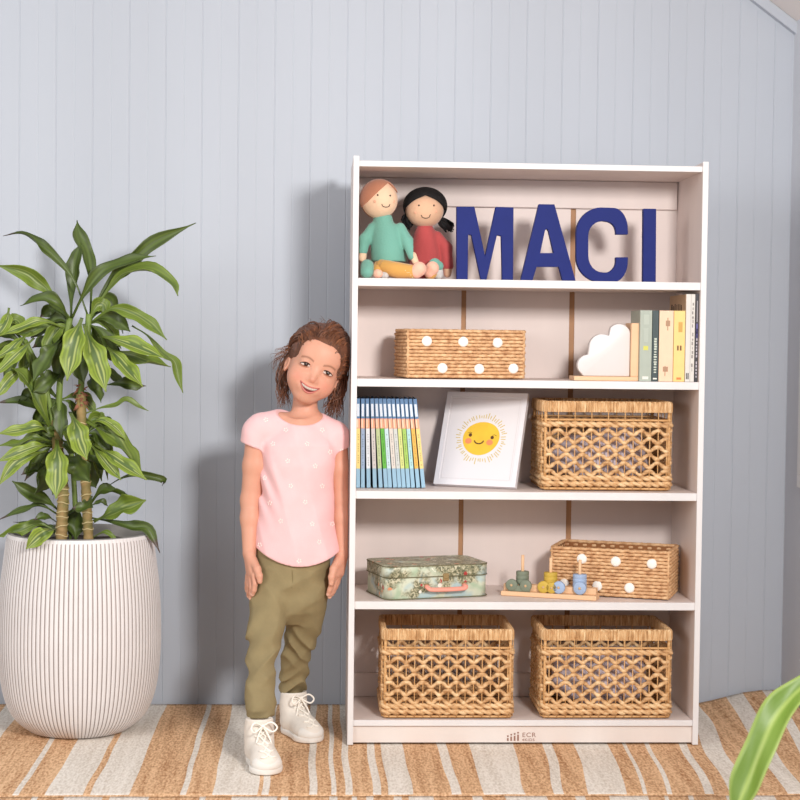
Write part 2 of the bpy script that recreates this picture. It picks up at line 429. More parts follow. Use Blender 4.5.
def build_rug():
    # stripe edges read along the front seam (frame columns at row 793)
    e = [14, 20, 46, 84, 91, 130, 180, 186, 212, 257, 261, 268, 309, 317, 331, 336, 345, 352, 372, 380, 387, 412, 451, 461, 484, 526, 555, 565, 589, 627, 643, 647, 667, 672, 705, 714, 730, 752, 786, 806, 830, 842, 880]
    X = [atz(u, 793, 0).x for u in e]
    X = [-1.42, -1.30, -1.22, -1.08, -1.03, -.96, -.90] + X
    while X[0] > -1.4: X.insert(0, X[0] - .08)
    # the parity: the strip that ends at e[0] is tan
    base = X.index(atz(14, 793, 0).x)
    rug = thing('rug', 'natural jute rug with bleached white stripes covering the floor under bookcase and pot', 'rug', (0, 0, 0))
    def panel(ys, shift, name):
        bm = bmnew(); uvx = []
        edges = [x for x in X if x < 1.30] + [1.25]
        edges = sorted(set([x for x in edges if x <= 1.25]))
        cols = []
        for i in range(len(edges) - 1):
            n = max(1, int((edges[i + 1] - edges[i]) / .03))
            for k in range(n): cols.append((edges[i] + (edges[i + 1] - edges[i]) * k / n, i))
        cols.append((edges[-1], len(edges) - 2))
        top = []
        for y in ys:
            row = []
            for x, i in cols:
                xx = rug_warp(x + shift, y) if -1.41 < x < 1.26 else x
                xx = min(1.262, xx)
                row.append(bm.verts.new((xx, y, rug_z(xx, y))))
            top.append(row)
        low = [[bm.verts.new((v.co.x, v.co.y, v.co.z - .0115)) for v in r] for r in (top[0], top[-1])]
        fs = []
        for a, b in zip(top, top[1:]):
            for k in range(len(cols) - 1):
                f = bm.faces.new((a[k], a[k + 1], b[k + 1], b[k])); f.smooth = True
                par = (edges.index(cols[k][0]) if cols[k][0] in edges else cols[k][1])
                f.material_index = 0 if (cols[k][1] - base) % 2 == 1 else 1
        for r, lw in ((top[0], low[0]), (top[-1], low[1])):
            for k in range(len(cols) - 1): bm.faces.new((r[k], r[k + 1], lw[k + 1], lw[k]))
        bmesh.ops.recalc_face_normals(bm, faces=bm.faces[:])
        return obj(name, bm, [RUG_TAN, RUG_WHITE], rug)
    ys = [SEAM_Y + (.487 - SEAM_Y) * i / 40 for i in range(41)]
    panel(ys, 0, 'rug_panel')
    panel([SEAM_Y - .006 - 0.27 * i / 14 for i in range(15)][::-1], .047, 'rug_panel')
    bm = bmnew(); tube(bm, [(-1.42 + 2.68 * i / 90, SEAM_Y - .003 + .0015 * math.sin(i * 1.7), -.0035) for i in range(91)], .0045, 6)
    obj('seam', bm, RUG_TAN, rug)
build_rug()

# ------------------------------------------------------------------ the bookcase
BW, BH, BT = .914, 1.514, .0145
SH = {'top': 1.5025, 1: 1.2036, 2: .9463, 3: .6578, 4: .3723, 5: .0643}
ST = .0195; BD = .302
def wash(name, a, rough=.5):
    return mat(name, a, rough, var=.035, scale=9, bump=.03, bscale=30, stretch=(1, 1, .12), spec=.35)
M_EDGE = wash('white_painted_edge', (224, 221, 221))
M_SIDE = wash('whitewashed_side', (228, 214, 208))
M_BACK = wash('whitewashed_back_panel', (226, 212, 207))
M_SLOT = mat('bare_wood_strip', (176, 132, 96), .6, var=.1, scale=15, stretch=(1, 1, .1))
M_KICK = wash('whitewashed_toe_board', (226, 216, 210))
M_LOGO = mat('brown_logo_print', (150, 112, 98), .6)
def build_bookcase():
    t = thing('bookcase', 'tall whitewashed wooden bookcase with five open shelves standing against the wall', 'bookcase', (0, 0, 0))
    for x0, x1 in ((0, BT), (BW - BT, BW)):
        bm = bmnew(); box(bm, (x0, 0, 0), (x1, BD + .018, BH), .003); s = obj('side_panel', bm, M_EDGE if False else M_SIDE, t)
        bm = bmnew(); box(bm, (x0 - .0002, -.0012, .001), (x1 + .0002, .003, BH + .0004), .001); obj('edge_band', bm, M_EDGE, s)
    def shelf(z, th, y0=0.004, nm='shelf'):
        bm = bmnew(); box(bm, (BT, y0 + .002, z - th), (BW - BT, BD, z), .0015); s = obj(nm, bm, M_SIDE, t)
        bm = bmnew(); box(bm, (BT, y0 - .0015, z - th - .0003), (BW - BT, y0 + .0025, z + .0003), .001); obj('edge_band', bm, M_EDGE, s)
    shelf(SH['top'], .0140, .006, 'top_board')
    for i in (1, 2, 3, 4): shelf(SH[i], ST)
    shelf(SH[5], .0145, .004, 'bottom_shelf')
    # toe board with its printed mark
    bm = bmnew(); box(bm, (BT, .010, .0045), (BW - BT, .022, SH[5] - .0148), .001); kb = obj('toe_board', bm, M_KICK, t)
    bm = bmnew()
    def px(u): return at(u, 735, .0095).x
    def pz(v): return at(520, v, .0095).z
    def rect(u0, u1, v0, v1): box(bm, (px(u0), .0094, pz(v1)), (px(u1), .0104, pz(v0)))
    for u, vt in ((507, 738), (510.4, 736.6), (513.8, 735.8), (517.2, 734.6)):
        rect(u, u + 1.7, vt, 740.8)
        lathe(bm, [(.0001, .0094), (.0024, .0094), (.0024, .0104), (.0001, .0104)], 12, c=(px(u + .85), 0, pz(vt - 1.9)), axis='y')
    obj('logo_bars', bm, M_LOGO, kb)
    def text(name, s, u, v, size, sx=1.0):
        cu = bpy.data.curves.new(name, 'FONT'); cu.body = s; cu.size = size; cu.extrude = .0004; cu.space_character = 1.15
        o = bpy.data.objects.new(name + '_tmp', cu); COL.objects.link(o)
        dg = bpy.context.evaluated_depsgraph_get(); me = bpy.data.meshes.new_from_object(o.evaluated_get(dg))
        bpy.data.objects.remove(o)
        me.transform(Matrix.Translation((px(u), .0097, pz(v))) @ Matrix.Rotation(PI / 2, 4, 'X') @ Matrix.Diagonal((sx, 1, 1, 1)))
        obj(name, me, M_LOGO, kb)
    text('logo_name', 'ECR', 522, 737.0, .0165, 1.12)
    text('logo_name', '4KIDS', 522, 741.0, .0095, 1.2)
    # back: three thin panels with bare strips between, a rail above and one below
    xs = [at(461.3, 310, BD).x, at(466.2, 310, BD).x, at(569.3, 310, BD).x, at(574.6, 310, BD).x]
    cells = [(BT, xs[0]), (xs[1], xs[2]), (xs[3], BW - BT)]
    for a, b in cells:
        bm = bmnew(); box(bm, (a, BD, .06), (b, BD + .004, BH - .02)); obj('back_panel', bm, M_BACK, t)
    for a, b in ((xs[0], xs[1]), (xs[2], xs[3])):
        bm = bmnew(); box(bm, (a - .002, BD + .0042, .06), (b + .002, BD + .009, BH - .02)); obj('back_strip', bm, M_SLOT, t)
    bm = bmnew(); box(bm, (BT + .0006, BD - .013, at(500, 207.6, BD).z), (BW - BT - .002, BD - .0002, SH['top'] - .0145), .002); obj('back_rail', bm, M_BACK, t)
    bm = bmnew(); box(bm, (BT + .0006, BD - .013, SH[5] + .0003), (BW - BT - .002, BD - .0002, at(400, 672, BD).z), .002); obj('back_rail', bm, M_BACK, t)
    return t
build_bookcase()
# ------------------------------------------------------------------ woven baskets
def straw_material(name, a, b, c, sx=(30, 30, 160)):
    """dried-plant fibre: streaky mix of three straw tones"""
    m = bpy.data.materials.new(name); m.use_nodes = True; nt = m.node_tree; N = nt.nodes; L = nt.links
    bs = N['Principled BSDF']; bs.inputs['Roughness'].default_value = .55; bs.inputs['Specular IOR Level'].default_value = .3
    tc = N.new('ShaderNodeTexCoord'); mp = N.new('ShaderNodeMapping'); mp.inputs['Scale'].default_value = sx; L.new(tc.outputs['Object'], mp.inputs['Vector'])
    n = N.new('ShaderNodeTexNoise'); n.inputs['Scale'].default_value = 1; n.inputs['Detail'].default_value = 3; L.new(mp.outputs['Vector'], n.inputs['Vector'])
    r = N.new('ShaderNodeValToRGB'); e = r.color_ramp.elements; e[0].position = .3; e[1].position = .72
    e[0].color = (*lin(a), 1); e[1].color = (*lin(c), 1); k = e.new(.5); k.color = (*lin(b), 1)
    L.new(n.outputs['Fac'], r.inputs['Fac']); L.new(r.outputs['Color'], bs.inputs['Base Color'])
    bp = N.new('ShaderNodeBump'); bp.inputs['Strength'].default_value = .4; bp.inputs['Distance'].default_value = .002
    L.new(n.outputs['Fac'], bp.inputs['Height']); L.new(bp.outputs['Normal'], bs.inputs['Normal'])
    return m
M_STRAW = straw_material('water_hyacinth_straw', (176, 130, 86), (218, 176, 128), (240, 210, 166), (40, 40, 90))
M_WRAP = straw_material('wrapped_straw_rim', (164, 120, 78), (214, 172, 124), (240, 214, 172), (240, 240, 20))
M_STAKE = straw_material('basket_wire_stakes', (196, 146, 92), (214, 166, 112), (226, 184, 132))
M_ROPE = straw_material('paper_rope_weave', (188, 140, 100), (216, 172, 128), (232, 194, 150), (60, 60, 60))

def perimeter(w, d, r, n):
    """points round a rounded rectangle whose front runs along y = 0, x 0..w"""
    pts = []
    for cx, cy, a0 in ((w - r, r, -90), (w - r, d - r, 0), (r, d - r, 90), (r, r, 180)):
        for i in range(5):
            a = math.radians(a0 + 90 * i / 4); pts.append((cx + r * math.cos(a), cy + r * math.sin(a)))
    pts.append(pts[0]); L = [0]
    for a, b in zip(pts, pts[1:]): L.append(L[-1] + math.hypot(b[0] - a[0], b[1] - a[1]))
    out = []; k = 0
    for i in range(n):
        s = L[-1] * i / n
        while L[k + 1] < s: k += 1
        t = (s - L[k]) / (L[k + 1] - L[k] + 1e-12)
        x = pts[k][0] + (pts[k + 1][0] - pts[k][0]) * t; y = pts[k][1] + (pts[k + 1][1] - pts[k][1]) * t
        dx, dy = pts[k + 1][0] - pts[k][0], pts[k + 1][1] - pts[k][1]; q = math.hypot(dx, dy) + 1e-12
        out.append((x, y, dy / q, -dx / q, s))
    return out, L[-1]
def make_storage_basket(label, loc, rz):
    W, D, H = .333, .226, .236
    t = thing('storage_basket', label, 'basket', loc, rz, 'open weave storage baskets')
    rnd = random.Random(3)
    ns = 50                                                     # stakes round the basket (even)
    st, per = perimeter(W, D, .012, ns * 10)
    # wrapped rim
    bm = bmnew(); N_ = 520
    pr, _ = perimeter(W, D, .014, N_)
    secs = [(.0055, 0), (.0065, .012), (.0055, .024), (.002, .0285), (-.004, .0285), (-.006, .024), (-.0065, .012), (-.006, 0)]
    rings = []
    for i, (x, y, nx, ny, s) in enumerate(pr):
        j = .0009 * ((i % 2) * 2 - 1) + rnd.uniform(-.0006, .0006)
        rings.append([bm.verts.new((x + nx * (o + j * (1 if o > 0 else -1)), y + ny * (o + j * (1 if o > 0 else -1)), H - .030 + z + rnd.uniform(-.0004, .0004))) for o, z in secs])
    for i in range(N_):
        A, B = rings[i], rings[(i + 1) % N_]
        for k in range(len(secs)): bm.faces.new((A[k], B[k], B[(k + 1) % len(secs)], A[(k + 1) % len(secs)]))
    bmesh.ops.recalc_face_normals(bm, faces=bm.faces[:]); obj('rim', bm, M_WRAP, t)
    # stakes and corner posts
    bm = bmnew()
    for k in range(ns):
        x, y, nx, ny, s = st[k * 10]
        tube(bm, [(x + nx * .0045, y + ny * .0045, .004), (x + nx * .0045, y + ny * .0045, H - (.026 if k % 2 else .05))], .0015, 5)
    for cx, cy in ((.004, .004), (W - .004, .004), (W - .004, D - .004), (.004, D - .004)):
        tube(bm, [(cx, cy, .003), (cx, cy, H - .02)], .0042, 7)
    for z in (.006, H - .0505):
        tube(bm, [(x + nx * .001, y + ny * .001, z) for x, y, nx, ny, s in st[::5]], .003, 6, closed=True)
    obj('stakes', bm, M_STAKE, t)
    # lattice rows: one thick strand per row, neighbours in opposite phase
    bm = bmnew(); z0, pitch = .047, .0212
    for r in range(6):
        pts = []; ph = PI * (r % 2); rr = []
        for i, (x, y, nx, ny, s) in enumerate(st):
            c = math.cos(PI * i / 10 + ph)
            o = .0035 * math.cos(PI * i / 5 + .4)
            pts.append((x + nx * o, y + ny * o, z0 + r * pitch + .0062 * c + rnd.uniform(-.0004, .0004))); rr.append(.0055 * (1 + .15 * math.sin(i * .9 + r)))
        tube(bm, pts, rr, 7, closed=True, flat=(.75, 1), up=(0, 0, 1))
    # twined bands above and below
    for z, n in ((H - .0625, 1), (.033, 1), (.0185, 1)):
        for q in (0, PI):
            pts = []
            for i, (x, y, nx, ny, s) in enumerate(st):
                a = 2 * PI * i / 20 + q
                o = .0042 * math.sin(a); pts.append((x + nx * (o + .001), y + ny * (o + .001), z + .0034 * math.cos(a)))
            tube(bm, pts, .0052, 7, closed=True)
    obj('woven_wall', bm, M_STRAW, t)
    bm = bmnew(); box(bm, (.005, .005, .001), (W - .005, D - .005, .007), .001)
    obj('basket_base', bm, M_STRAW, t)
    return t
bk = make_storage_basket('open weave storage basket on the bottom shelf, left one, nearer the girl', (.093, .020, SH[5] + .0005), 0)
b2 = copy_thing(bk, (.509, .020, SH[5] + .0005), 0, 'open weave storage basket on the bottom shelf, right one, pale cloth inside')
b3 = copy_thing(bk, (.506, .052, SH[3] + .0005), 0, 'open weave storage basket on the middle shelf beside the sun print')
def cloth_bundle(name, label, loc, rgb):
    F = Field((.0, .0, 0), (.34, .22, .2), .006)
    F.ell((.17, .11, .07), (.130, .085, .06), k=.02); F.ell((.22, .10, .115), (.07, .07, .055), k=.03); F.ell((.10, .11, .09), (.06, .07, .05), k=.03)
    F.warp(lambda X, Y, Z: .006 * np.sin(X * 70 + Z * 60) * np.sin(Y * 55 + X * 30))
    F.cut(lambda X, Y, Z: .009 - Z)
    o = obj(name, F.mesh(name), mat(name + '_cotton', rgb, .9, var=.05, bump=.3, bscale=120)); o.location = loc
    tag(o, label, 'cloth')
cloth_bundle('cloth_bundle', 'pale lilac cloth bundle inside the right basket on the bottom shelf', (.507, .026, SH[5] + .0005), (206, 194, 204))
cloth_bundle('cloth_bundle', 'pale cloth bundle inside the basket on the middle shelf', (.501, .054, SH[3] + .0005), (206, 192, 186))

def make_dotted_basket(label, loc, rz, dots):
    W, D, H = .312, .166, .128
    t = thing('dotted_basket', label, 'basket', loc, rz, 'woven baskets with white dots')
    ns = 74; st, per = perimeter(W, D, .008, ns * 4); rows = 13; rnd = random.Random(5)
    bm = bmnew(); hh = (H - .006) / rows
    for r in range(rows + 1):
        pts = []
        for i, (x, y, nx, ny, s) in enumerate(st):
            o = .0026 * math.cos(PI * i / 4 + PI * (r % 2)) + rnd.uniform(-.0003, .0003)
            pts.append((x + nx * o, y + ny * o, .0066 + r * hh * .965 + rnd.uniform(-.0005, .0005)))
        tube(bm, pts, .0046, 6, closed=True, flat=(.9, 1), up=(0, 0, 1))
    obj('woven_wall', bm, M_ROPE, t)
    bm = bmnew(); box(bm, (.003, .003, .001), (W - .003, D - .003, .006), .001)
    # inner lining board keeps the light from shining through between rows
    for lo, hi in (((.003, .003, .004), (W - .003, .0045, H - .006)), ((.003, D - .0045, .004), (W - .003, D - .003, H - .006)),
                   ((.003, .003, .004), (.0045, D - .003, H - .006)), ((W - .0045, .003, .004), (W - .003, D - .003, H - .006))): box(bm, lo, hi)
    obj('basket_core', bm, mat('basket_core_straw', (150, 98, 58), .8, var=.1), t)
    for cx, cy in ((.001, .001), (W - .001, .001)):
        bm = bmnew(); tube(bm, [(cx, cy, .002), (cx, cy, H - .002)], .0034, 7); obj('corner_post', bm, M_ROPE, t)
    for fx, fz in dots:
        bm = bmnew()
        lathe(bm, [(.0001, -.0092), (.006, -.0090), (.0105, -.0078), (.0132, -.0055), (.0136, -.003), (.0136, -.001), (.0001, -.001)], 24, axis='y')
        for v in bm.verts: v.co.x += fx * W; v.co.z += fz * H
        obj('dot', bm, mat('white_felt', (246, 242, 236), .9, bump=.2, bscale=300, sheen=.2), t)
    return t
make_dotted_basket('straw basket with white dots on the second shelf, empty side facing', (.146, .045, SH[2] + .0008), math.radians(8),
                   [(.16, .76), (.47, .755), (.765, .745), (.295, .215), (.61, .205), (.905, .22)])['label'] = 'rectangular straw basket with six white dots standing alone on the second shelf'
make_dotted_basket('turned straw basket with white dots behind the wooden toy train', (.543, .142, SH[4] + .0008), math.radians(-20),
                   [(.265, .77), (.555, .75), (.86, .74), (.115, .23), (.40, .225), (.675, .22)])

# ------------------------------------------------------------------ blue letters
M_BLUE = mat('navy_blue_paint', (22, 36, 108), .6, spec=.2, var=.04, scale=30, bump=.03)
def letter(ch, outline, y, label, hole=None):
    """outline in frame coordinates at depth y, turned into metres"""
    z0 = SH[1] + .0004
    P = [at(u, v, y) for u, v in outline]; zs = min(p.z for p in P)
    pts = [(p.x, p.z - zs) for p in P]; hp = [(at(u, v, y).x, at(u, v, y).z - zs) for u, v in hole] if hole else None
    x0 = sum(p[0] for p in pts) / len(pts)
    bm = bmnew(); prism(bm, [(x - x0, z) for x, z in pts], 0, .021, .0012 if hp is None else 0, hole=[(x - x0, z) for x, z in hp] if hp else None)
    o = obj('letter_block', bm, M_BLUE); o.location = (x0, y, z0)
    tag(o, label, 'letter')
def zz(pts, ox, oy, s): return [(ox + x / s, oy + y / s) for x, y in pts]
S4 = 800 / 190
letter('M', zz([(470, 548), (470, 238), (545, 238), (590, 446), (635, 239), (710, 241), (708, 548), (662, 548), (658, 362), (640, 358), (596, 546), (572, 546), (532, 358), (519, 356), (517, 548)], 345, 150, S4), .075,
       'blue wooden letter M standing beside the red doll')
letter('A', zz([(38, 228), (103, 229), (192, 550), (138, 550), (122, 492), (28, 492), (10, 552), (-40, 552)], 530, 150, S4), .075,
       'blue wooden letter A standing between the M and the C',
       hole=zz([(71, 330), (78, 340), (100, 434), (43, 434), (63, 340)], 530, 150, S4))
def arc(cx, cy, rx, ry, a0, a1, n): return [(cx + rx * math.cos(math.radians(a0 + (a1 - a0) * i / n)), cy - ry * math.sin(math.radians(a0 + (a1 - a0) * i / n))) for i in range(n + 1)]
cout = [(413, 350)] + arc(352, 330, 61, 92, 12, 90, 8)[0:] + arc(300, 345, 105, 109, 90, 180, 10)[0:] + arc(300, 445, 105, 106, 180, 270, 10) + arc(352, 460, 61, 91, 270, 348, 8) + [(413, 446)]
cin = [(362, 446)] + arc(318, 462, 44, 48, 0, -90, 6) + arc(308, 440, 62, 70, 270, 180, 6) + arc(308, 355, 62, 62, 180, 90, 6) + arc(318, 340, 44, 45, 90, 0, 6) + [(362, 350)]
letter('C', zz(cout + cin, 530, 150, S4), .075, 'blue wooden letter C with a round open right side')
letter('I', zz([(476, 553), (478, 240), (532, 241), (530, 553)], 530, 150, S4), .085, 'narrow blue wooden letter I at the right end of the word')

# ------------------------------------------------------------------ books beside the cloud bookend
M_PAGES = mat('book_pages', (232, 222, 204), .8, var=.05, scale=200, stretch=(1, .02, 1))
def book(name, label, cat, size, col, group, spine_bits=(), shear=0, cover2=None, bare=False):
    """upright book: local x thickness, y depth, z height; spine at y = 0"""
    w, d, h = size
    t = thing(name, label, cat, (0, 0, 0), 0, group)
    bm = bmnew(); c = .0018
    box(bm, (0, 0, 0), (w, .0022, h), .0008)
    box(bm, (0, .001, 0), (c, d, h), .0004); box(bm, (w - c, .001, 0), (w, d, h), .0004)
    obj('cover', bm, mat('cover_%d_%d_%d' % col, col, .5, var=.03, scale=40), t)
    bm = bmnew(); box(bm, (c, .003, .003), (w - c, d - .004, h - .003)); obj('pages', bm, M_PAGES, t)
    for q_, (nm, x0, x1, z0, z1, rgb) in enumerate(spine_bits):
        bm = bmnew(); box(bm, (x0 * w, -.0004 - .00025 * (q_ if q_ < 5 else 5), z0 * h), (x1 * w, .0006, z1 * h)); obj(nm, bm, mat('print_%d_%d_%d' % rgb, rgb, .55), t)
    if shear:
        for ch in t.children:
            for v in ch.data.vertices: v.co.x += shear * (v.co.z / h)
    return t
def spine_text(seed, x0, x1, z0, z1, rgb, n):
    r = random.Random(seed); out = []; z = z0
    for i in range(n):
        if r.random() < .8:
            a = z; b = z + (z1 - z0) / n * r.uniform(.45, .8); out.append(('spine_print', x0 + r.uniform(0, .08), x1 - r.uniform(0, .08), a, b, rgb))
        z += (z1 - z0) / n
    return out
SHORT, TALL = .184, .2275
specs = [
    ('sage green book standing against the cloud bookend', 639.2, 651.2, SHORT, (168, 176, 164), [('spine_print', .3, .7, .44, .50, (206, 204, 96)), ('spine_print', .25, .75, .03, .07, (226, 224, 214)), ('spine_print', .3, .75, .80, .94, (178, 186, 174)), ('spine_print', .3, .7, .55, .75, (176, 184, 172))], .13),
    ('thin dark navy book between the sage and the peach book', 651.6, 657.8, SHORT, (58, 72, 74), spine_text(2, .25, .75, .05, .62, (196, 204, 190), 16) + [('spine_print', .2, .8, .03, .05, (230, 230, 220))], .14),
    ('peach pink book with small flower drawings on its spine', 658.4, 672.6, SHORT, (236, 202, 172), [('spine_print', .45, .75, .78, .86, (176, 136, 108)), ('spine_print', .3, .65, .14, .21, (176, 136, 108)), ('spine_print', .56, .62, .72, .90, (170, 140, 110)), ('spine_print', .42, .47, .08, .22, (170, 140, 110))], .14),
    ('yellow book standing between the peach and the tall grey book', 673.0, 684.3, SHORT, (240, 204, 130), [('spine_print', .3, .45, .44, .51, (120, 84, 50)), ('spine_print', .55, .7, .44, .51, (120, 84, 50)), ('spine_print', .4, .75, .70, .84, (206, 160, 84)), ('spine_print', .3, .7, .03, .06, (214, 130, 70))], .14),
    ('tall pale grey book with a light brown cover, second from the right', 684.9, 693.9, TALL, (216, 212, 206), [('spine_print', .10, .22, .03, .10, (90, 88, 86)), ('spine_print', .28, .40, .03, .10, (90, 88, 86)), ('spine_print', .52, .54, .0, 1, (150, 146, 142))] + spine_text(5, .66, .84, .12, .92, (140, 136, 132), 16), .20),
    ('tall black book with pale lettering, last on the right', 694.3, 700.6, TALL + .001, (58, 56, 62), spine_text(7, .3, .75, .05, .62, (186, 180, 190), 15) + [('spine_print', .25, .8, .5, .66, (96, 92, 150)), ('spine_print', .35, .7, .68, .92, (150, 146, 150))], .20),
]
for lab, u0, u1, h, col, bits, d in specs:
    a = at(u0, 381, .016); b = at(u1, 381, .016)
    t = book('book', lab, 'book', (min(b.x, BW - BT - .0008) - a.x, d, h), col, 'books on the second shelf', bits); t.location = (a.x, .016, SH[2] + .0006)
    if 'light brown' in lab:
        bm = bmnew(); box(bm, (-.0006, .0025, .001), (.0004, d - .001, h - .001)); obj('front_cover', bm, mat('light_brown_cover', (196, 164, 132), .5, var=.04), t)
        bm = bmnew()
        r = random.Random(9)
        for q in range(7):
            y = .05 + q * .019; box(bm, (-.0010, y, h - .05 + r.uniform(-.004, .003)), (-.0005, y + r.uniform(.006, .014), h - .025 + r.uniform(-.004, .004)))
        obj('cover_print', bm, mat('black_brown_print', (66, 44, 34), .6), t)

# cloud bookend
def build_bookend():
    y = .03; x0 = at(574, 380, y).x; x1 = at(638.6, 380, y).x; z = SH[2] + .0006
    t = thing('bookend', 'wooden bookend with a white cloud shape holding up the books', 'bookend', (x0, y, z))
    bm = bmnew(); box(bm, (0, 0, 0), (x1 - x0, .085, .0115), .0015)
    obj('base', bm, mat('pale_beech', (232, 190, 150), .5, var=.06, scale=12, stretch=(.15, 1, 1)), t)
    bm = bmnew(); box(bm, (x1 - x0 - .021, 0, .0115), (x1 - x0, .085, at(630, 323, y).z - z), .0015); obj('upright', bm, MATS['pale_beech'], t)
    s = 800 / 140
    C = [(105, 487, 60), (186, 382, 74), (280, 319, 69)]
    def P(x, yy): p = at(570 + x / s, 280 + yy / s, y + .005); return (p.x - x0, p.z - z)
    out = []
    for cx, cy, r, a0, a1 in ((105, 487, 60, 232, 88), (186, 382, 74, 172, 58), (284, 316, 66, 140, 8)):
        n = 14
        for i in range(n + 1):
            a = math.radians(a0 + (a1 - a0) * i / n); out.append(P(cx + r * math.cos(a), cy - r * math.sin(a)))
    zb = .0118
    out = [q for q in out if q[1] > zb]
    xr = x1 - x0 - .0215
    out = [(min(q[0], xr), q[1]) for q in out]
    out.append((xr, zb)); out.insert(0, (out[0][0] + .004, zb))
    bm = bmnew(); prism(bm, out[::-1], .012, .034, .003); obj('cloud', bm, mat('white_lacquered_wood', (222, 217, 216), .4), t, smooth=35)
build_bookend()

# ------------------------------------------------------------------ row of thin picture books
def build_picture_books():
    s = 800 / 105
    xt = [62, 98, 132, 168, 200, 231, 262, 295, 327, 361, 394, 426, 459, 494]
    xb = [62, 98, 142, 190, 234, 274, 306, 344, 378, 411, 446, 481, 520, 560]
    cols = [((232, 208, 132), 'yellow'), ((150, 170, 196), 'grey blue'), ((222, 226, 230), 'white'), ((206, 200, 196), 'pale grey'), ((186, 200, 150), 'pale olive'), ((96, 176, 66), 'bright green'),
            ((196, 220, 224), 'ice blue'), ((214, 206, 198), 'warm grey'), ((200, 204, 200), 'silver grey'), ((206, 212, 134), 'lime yellow'), ((160, 196, 96), 'lime green'), ((172, 212, 212), 'pale aqua'), ((232, 178, 84), 'amber'), ((240, 208, 132), 'cream yellow')]
    wher = ['against the bookcase side', 'second from the bookcase side', 'third from the bookcase side', 'just left of the pale olive one', 'just left of the bright green one', 'in the middle of the set', 'right of the bright green one',
            'right of the ice blue one', 'left of the lime yellow one', 'left of the lime green one', 'left of the pale aqua one', 'left of the amber one', 'second from the leaning end', 'at the leaning end of the set']
    y = .085
    for i, ((col, nm), wh) in enumerate(zip(cols, wher)):
        b = at(350 + xb[i] / s, 488.5, y); tp = at(350 + xt[i] / s, 399, y)
        bits = [('title_label', .18, .82, .80, .94, (216, 226, 236)), ('spine_band', .0, 1.0, .665, .775, (236, 168, 136)), ('spine_band', .12, .5, .675, .765, (244, 206, 180)),
                ('spine_panel', .0, 1.0, .215, .664, col), ('spine_foot', .0, 1.0, .0, .214, (146, 182, 204))] + [('spine_print', .42, .6, .25 + .026 * q, .262 + .026 * q, tuple(int(c * .55) for c in col)) for q in range(14) if (q * 7 + i) % 5]
        h = .2335; wd = .0098 if i not in (7,) else .0104
        t = book('picture_book', 'thin blue topped picture book with %s spine, %s' % (nm, wh), 'book', (wd, .17, h), (92, 128, 168), 'thin picture books on the middle shelf', bits)
        lean = tp.x - b.x
        ang = math.atan2(lean, h)
        t.location = (max(b.x - wd / 2, BT + .0008 + (0 if ang > -.01 else .001)), y, SH[3] + .0012 + wd * max(0, -math.sin(ang)))
        t.rotation_euler = (0, ang, 0)
build_picture_books()

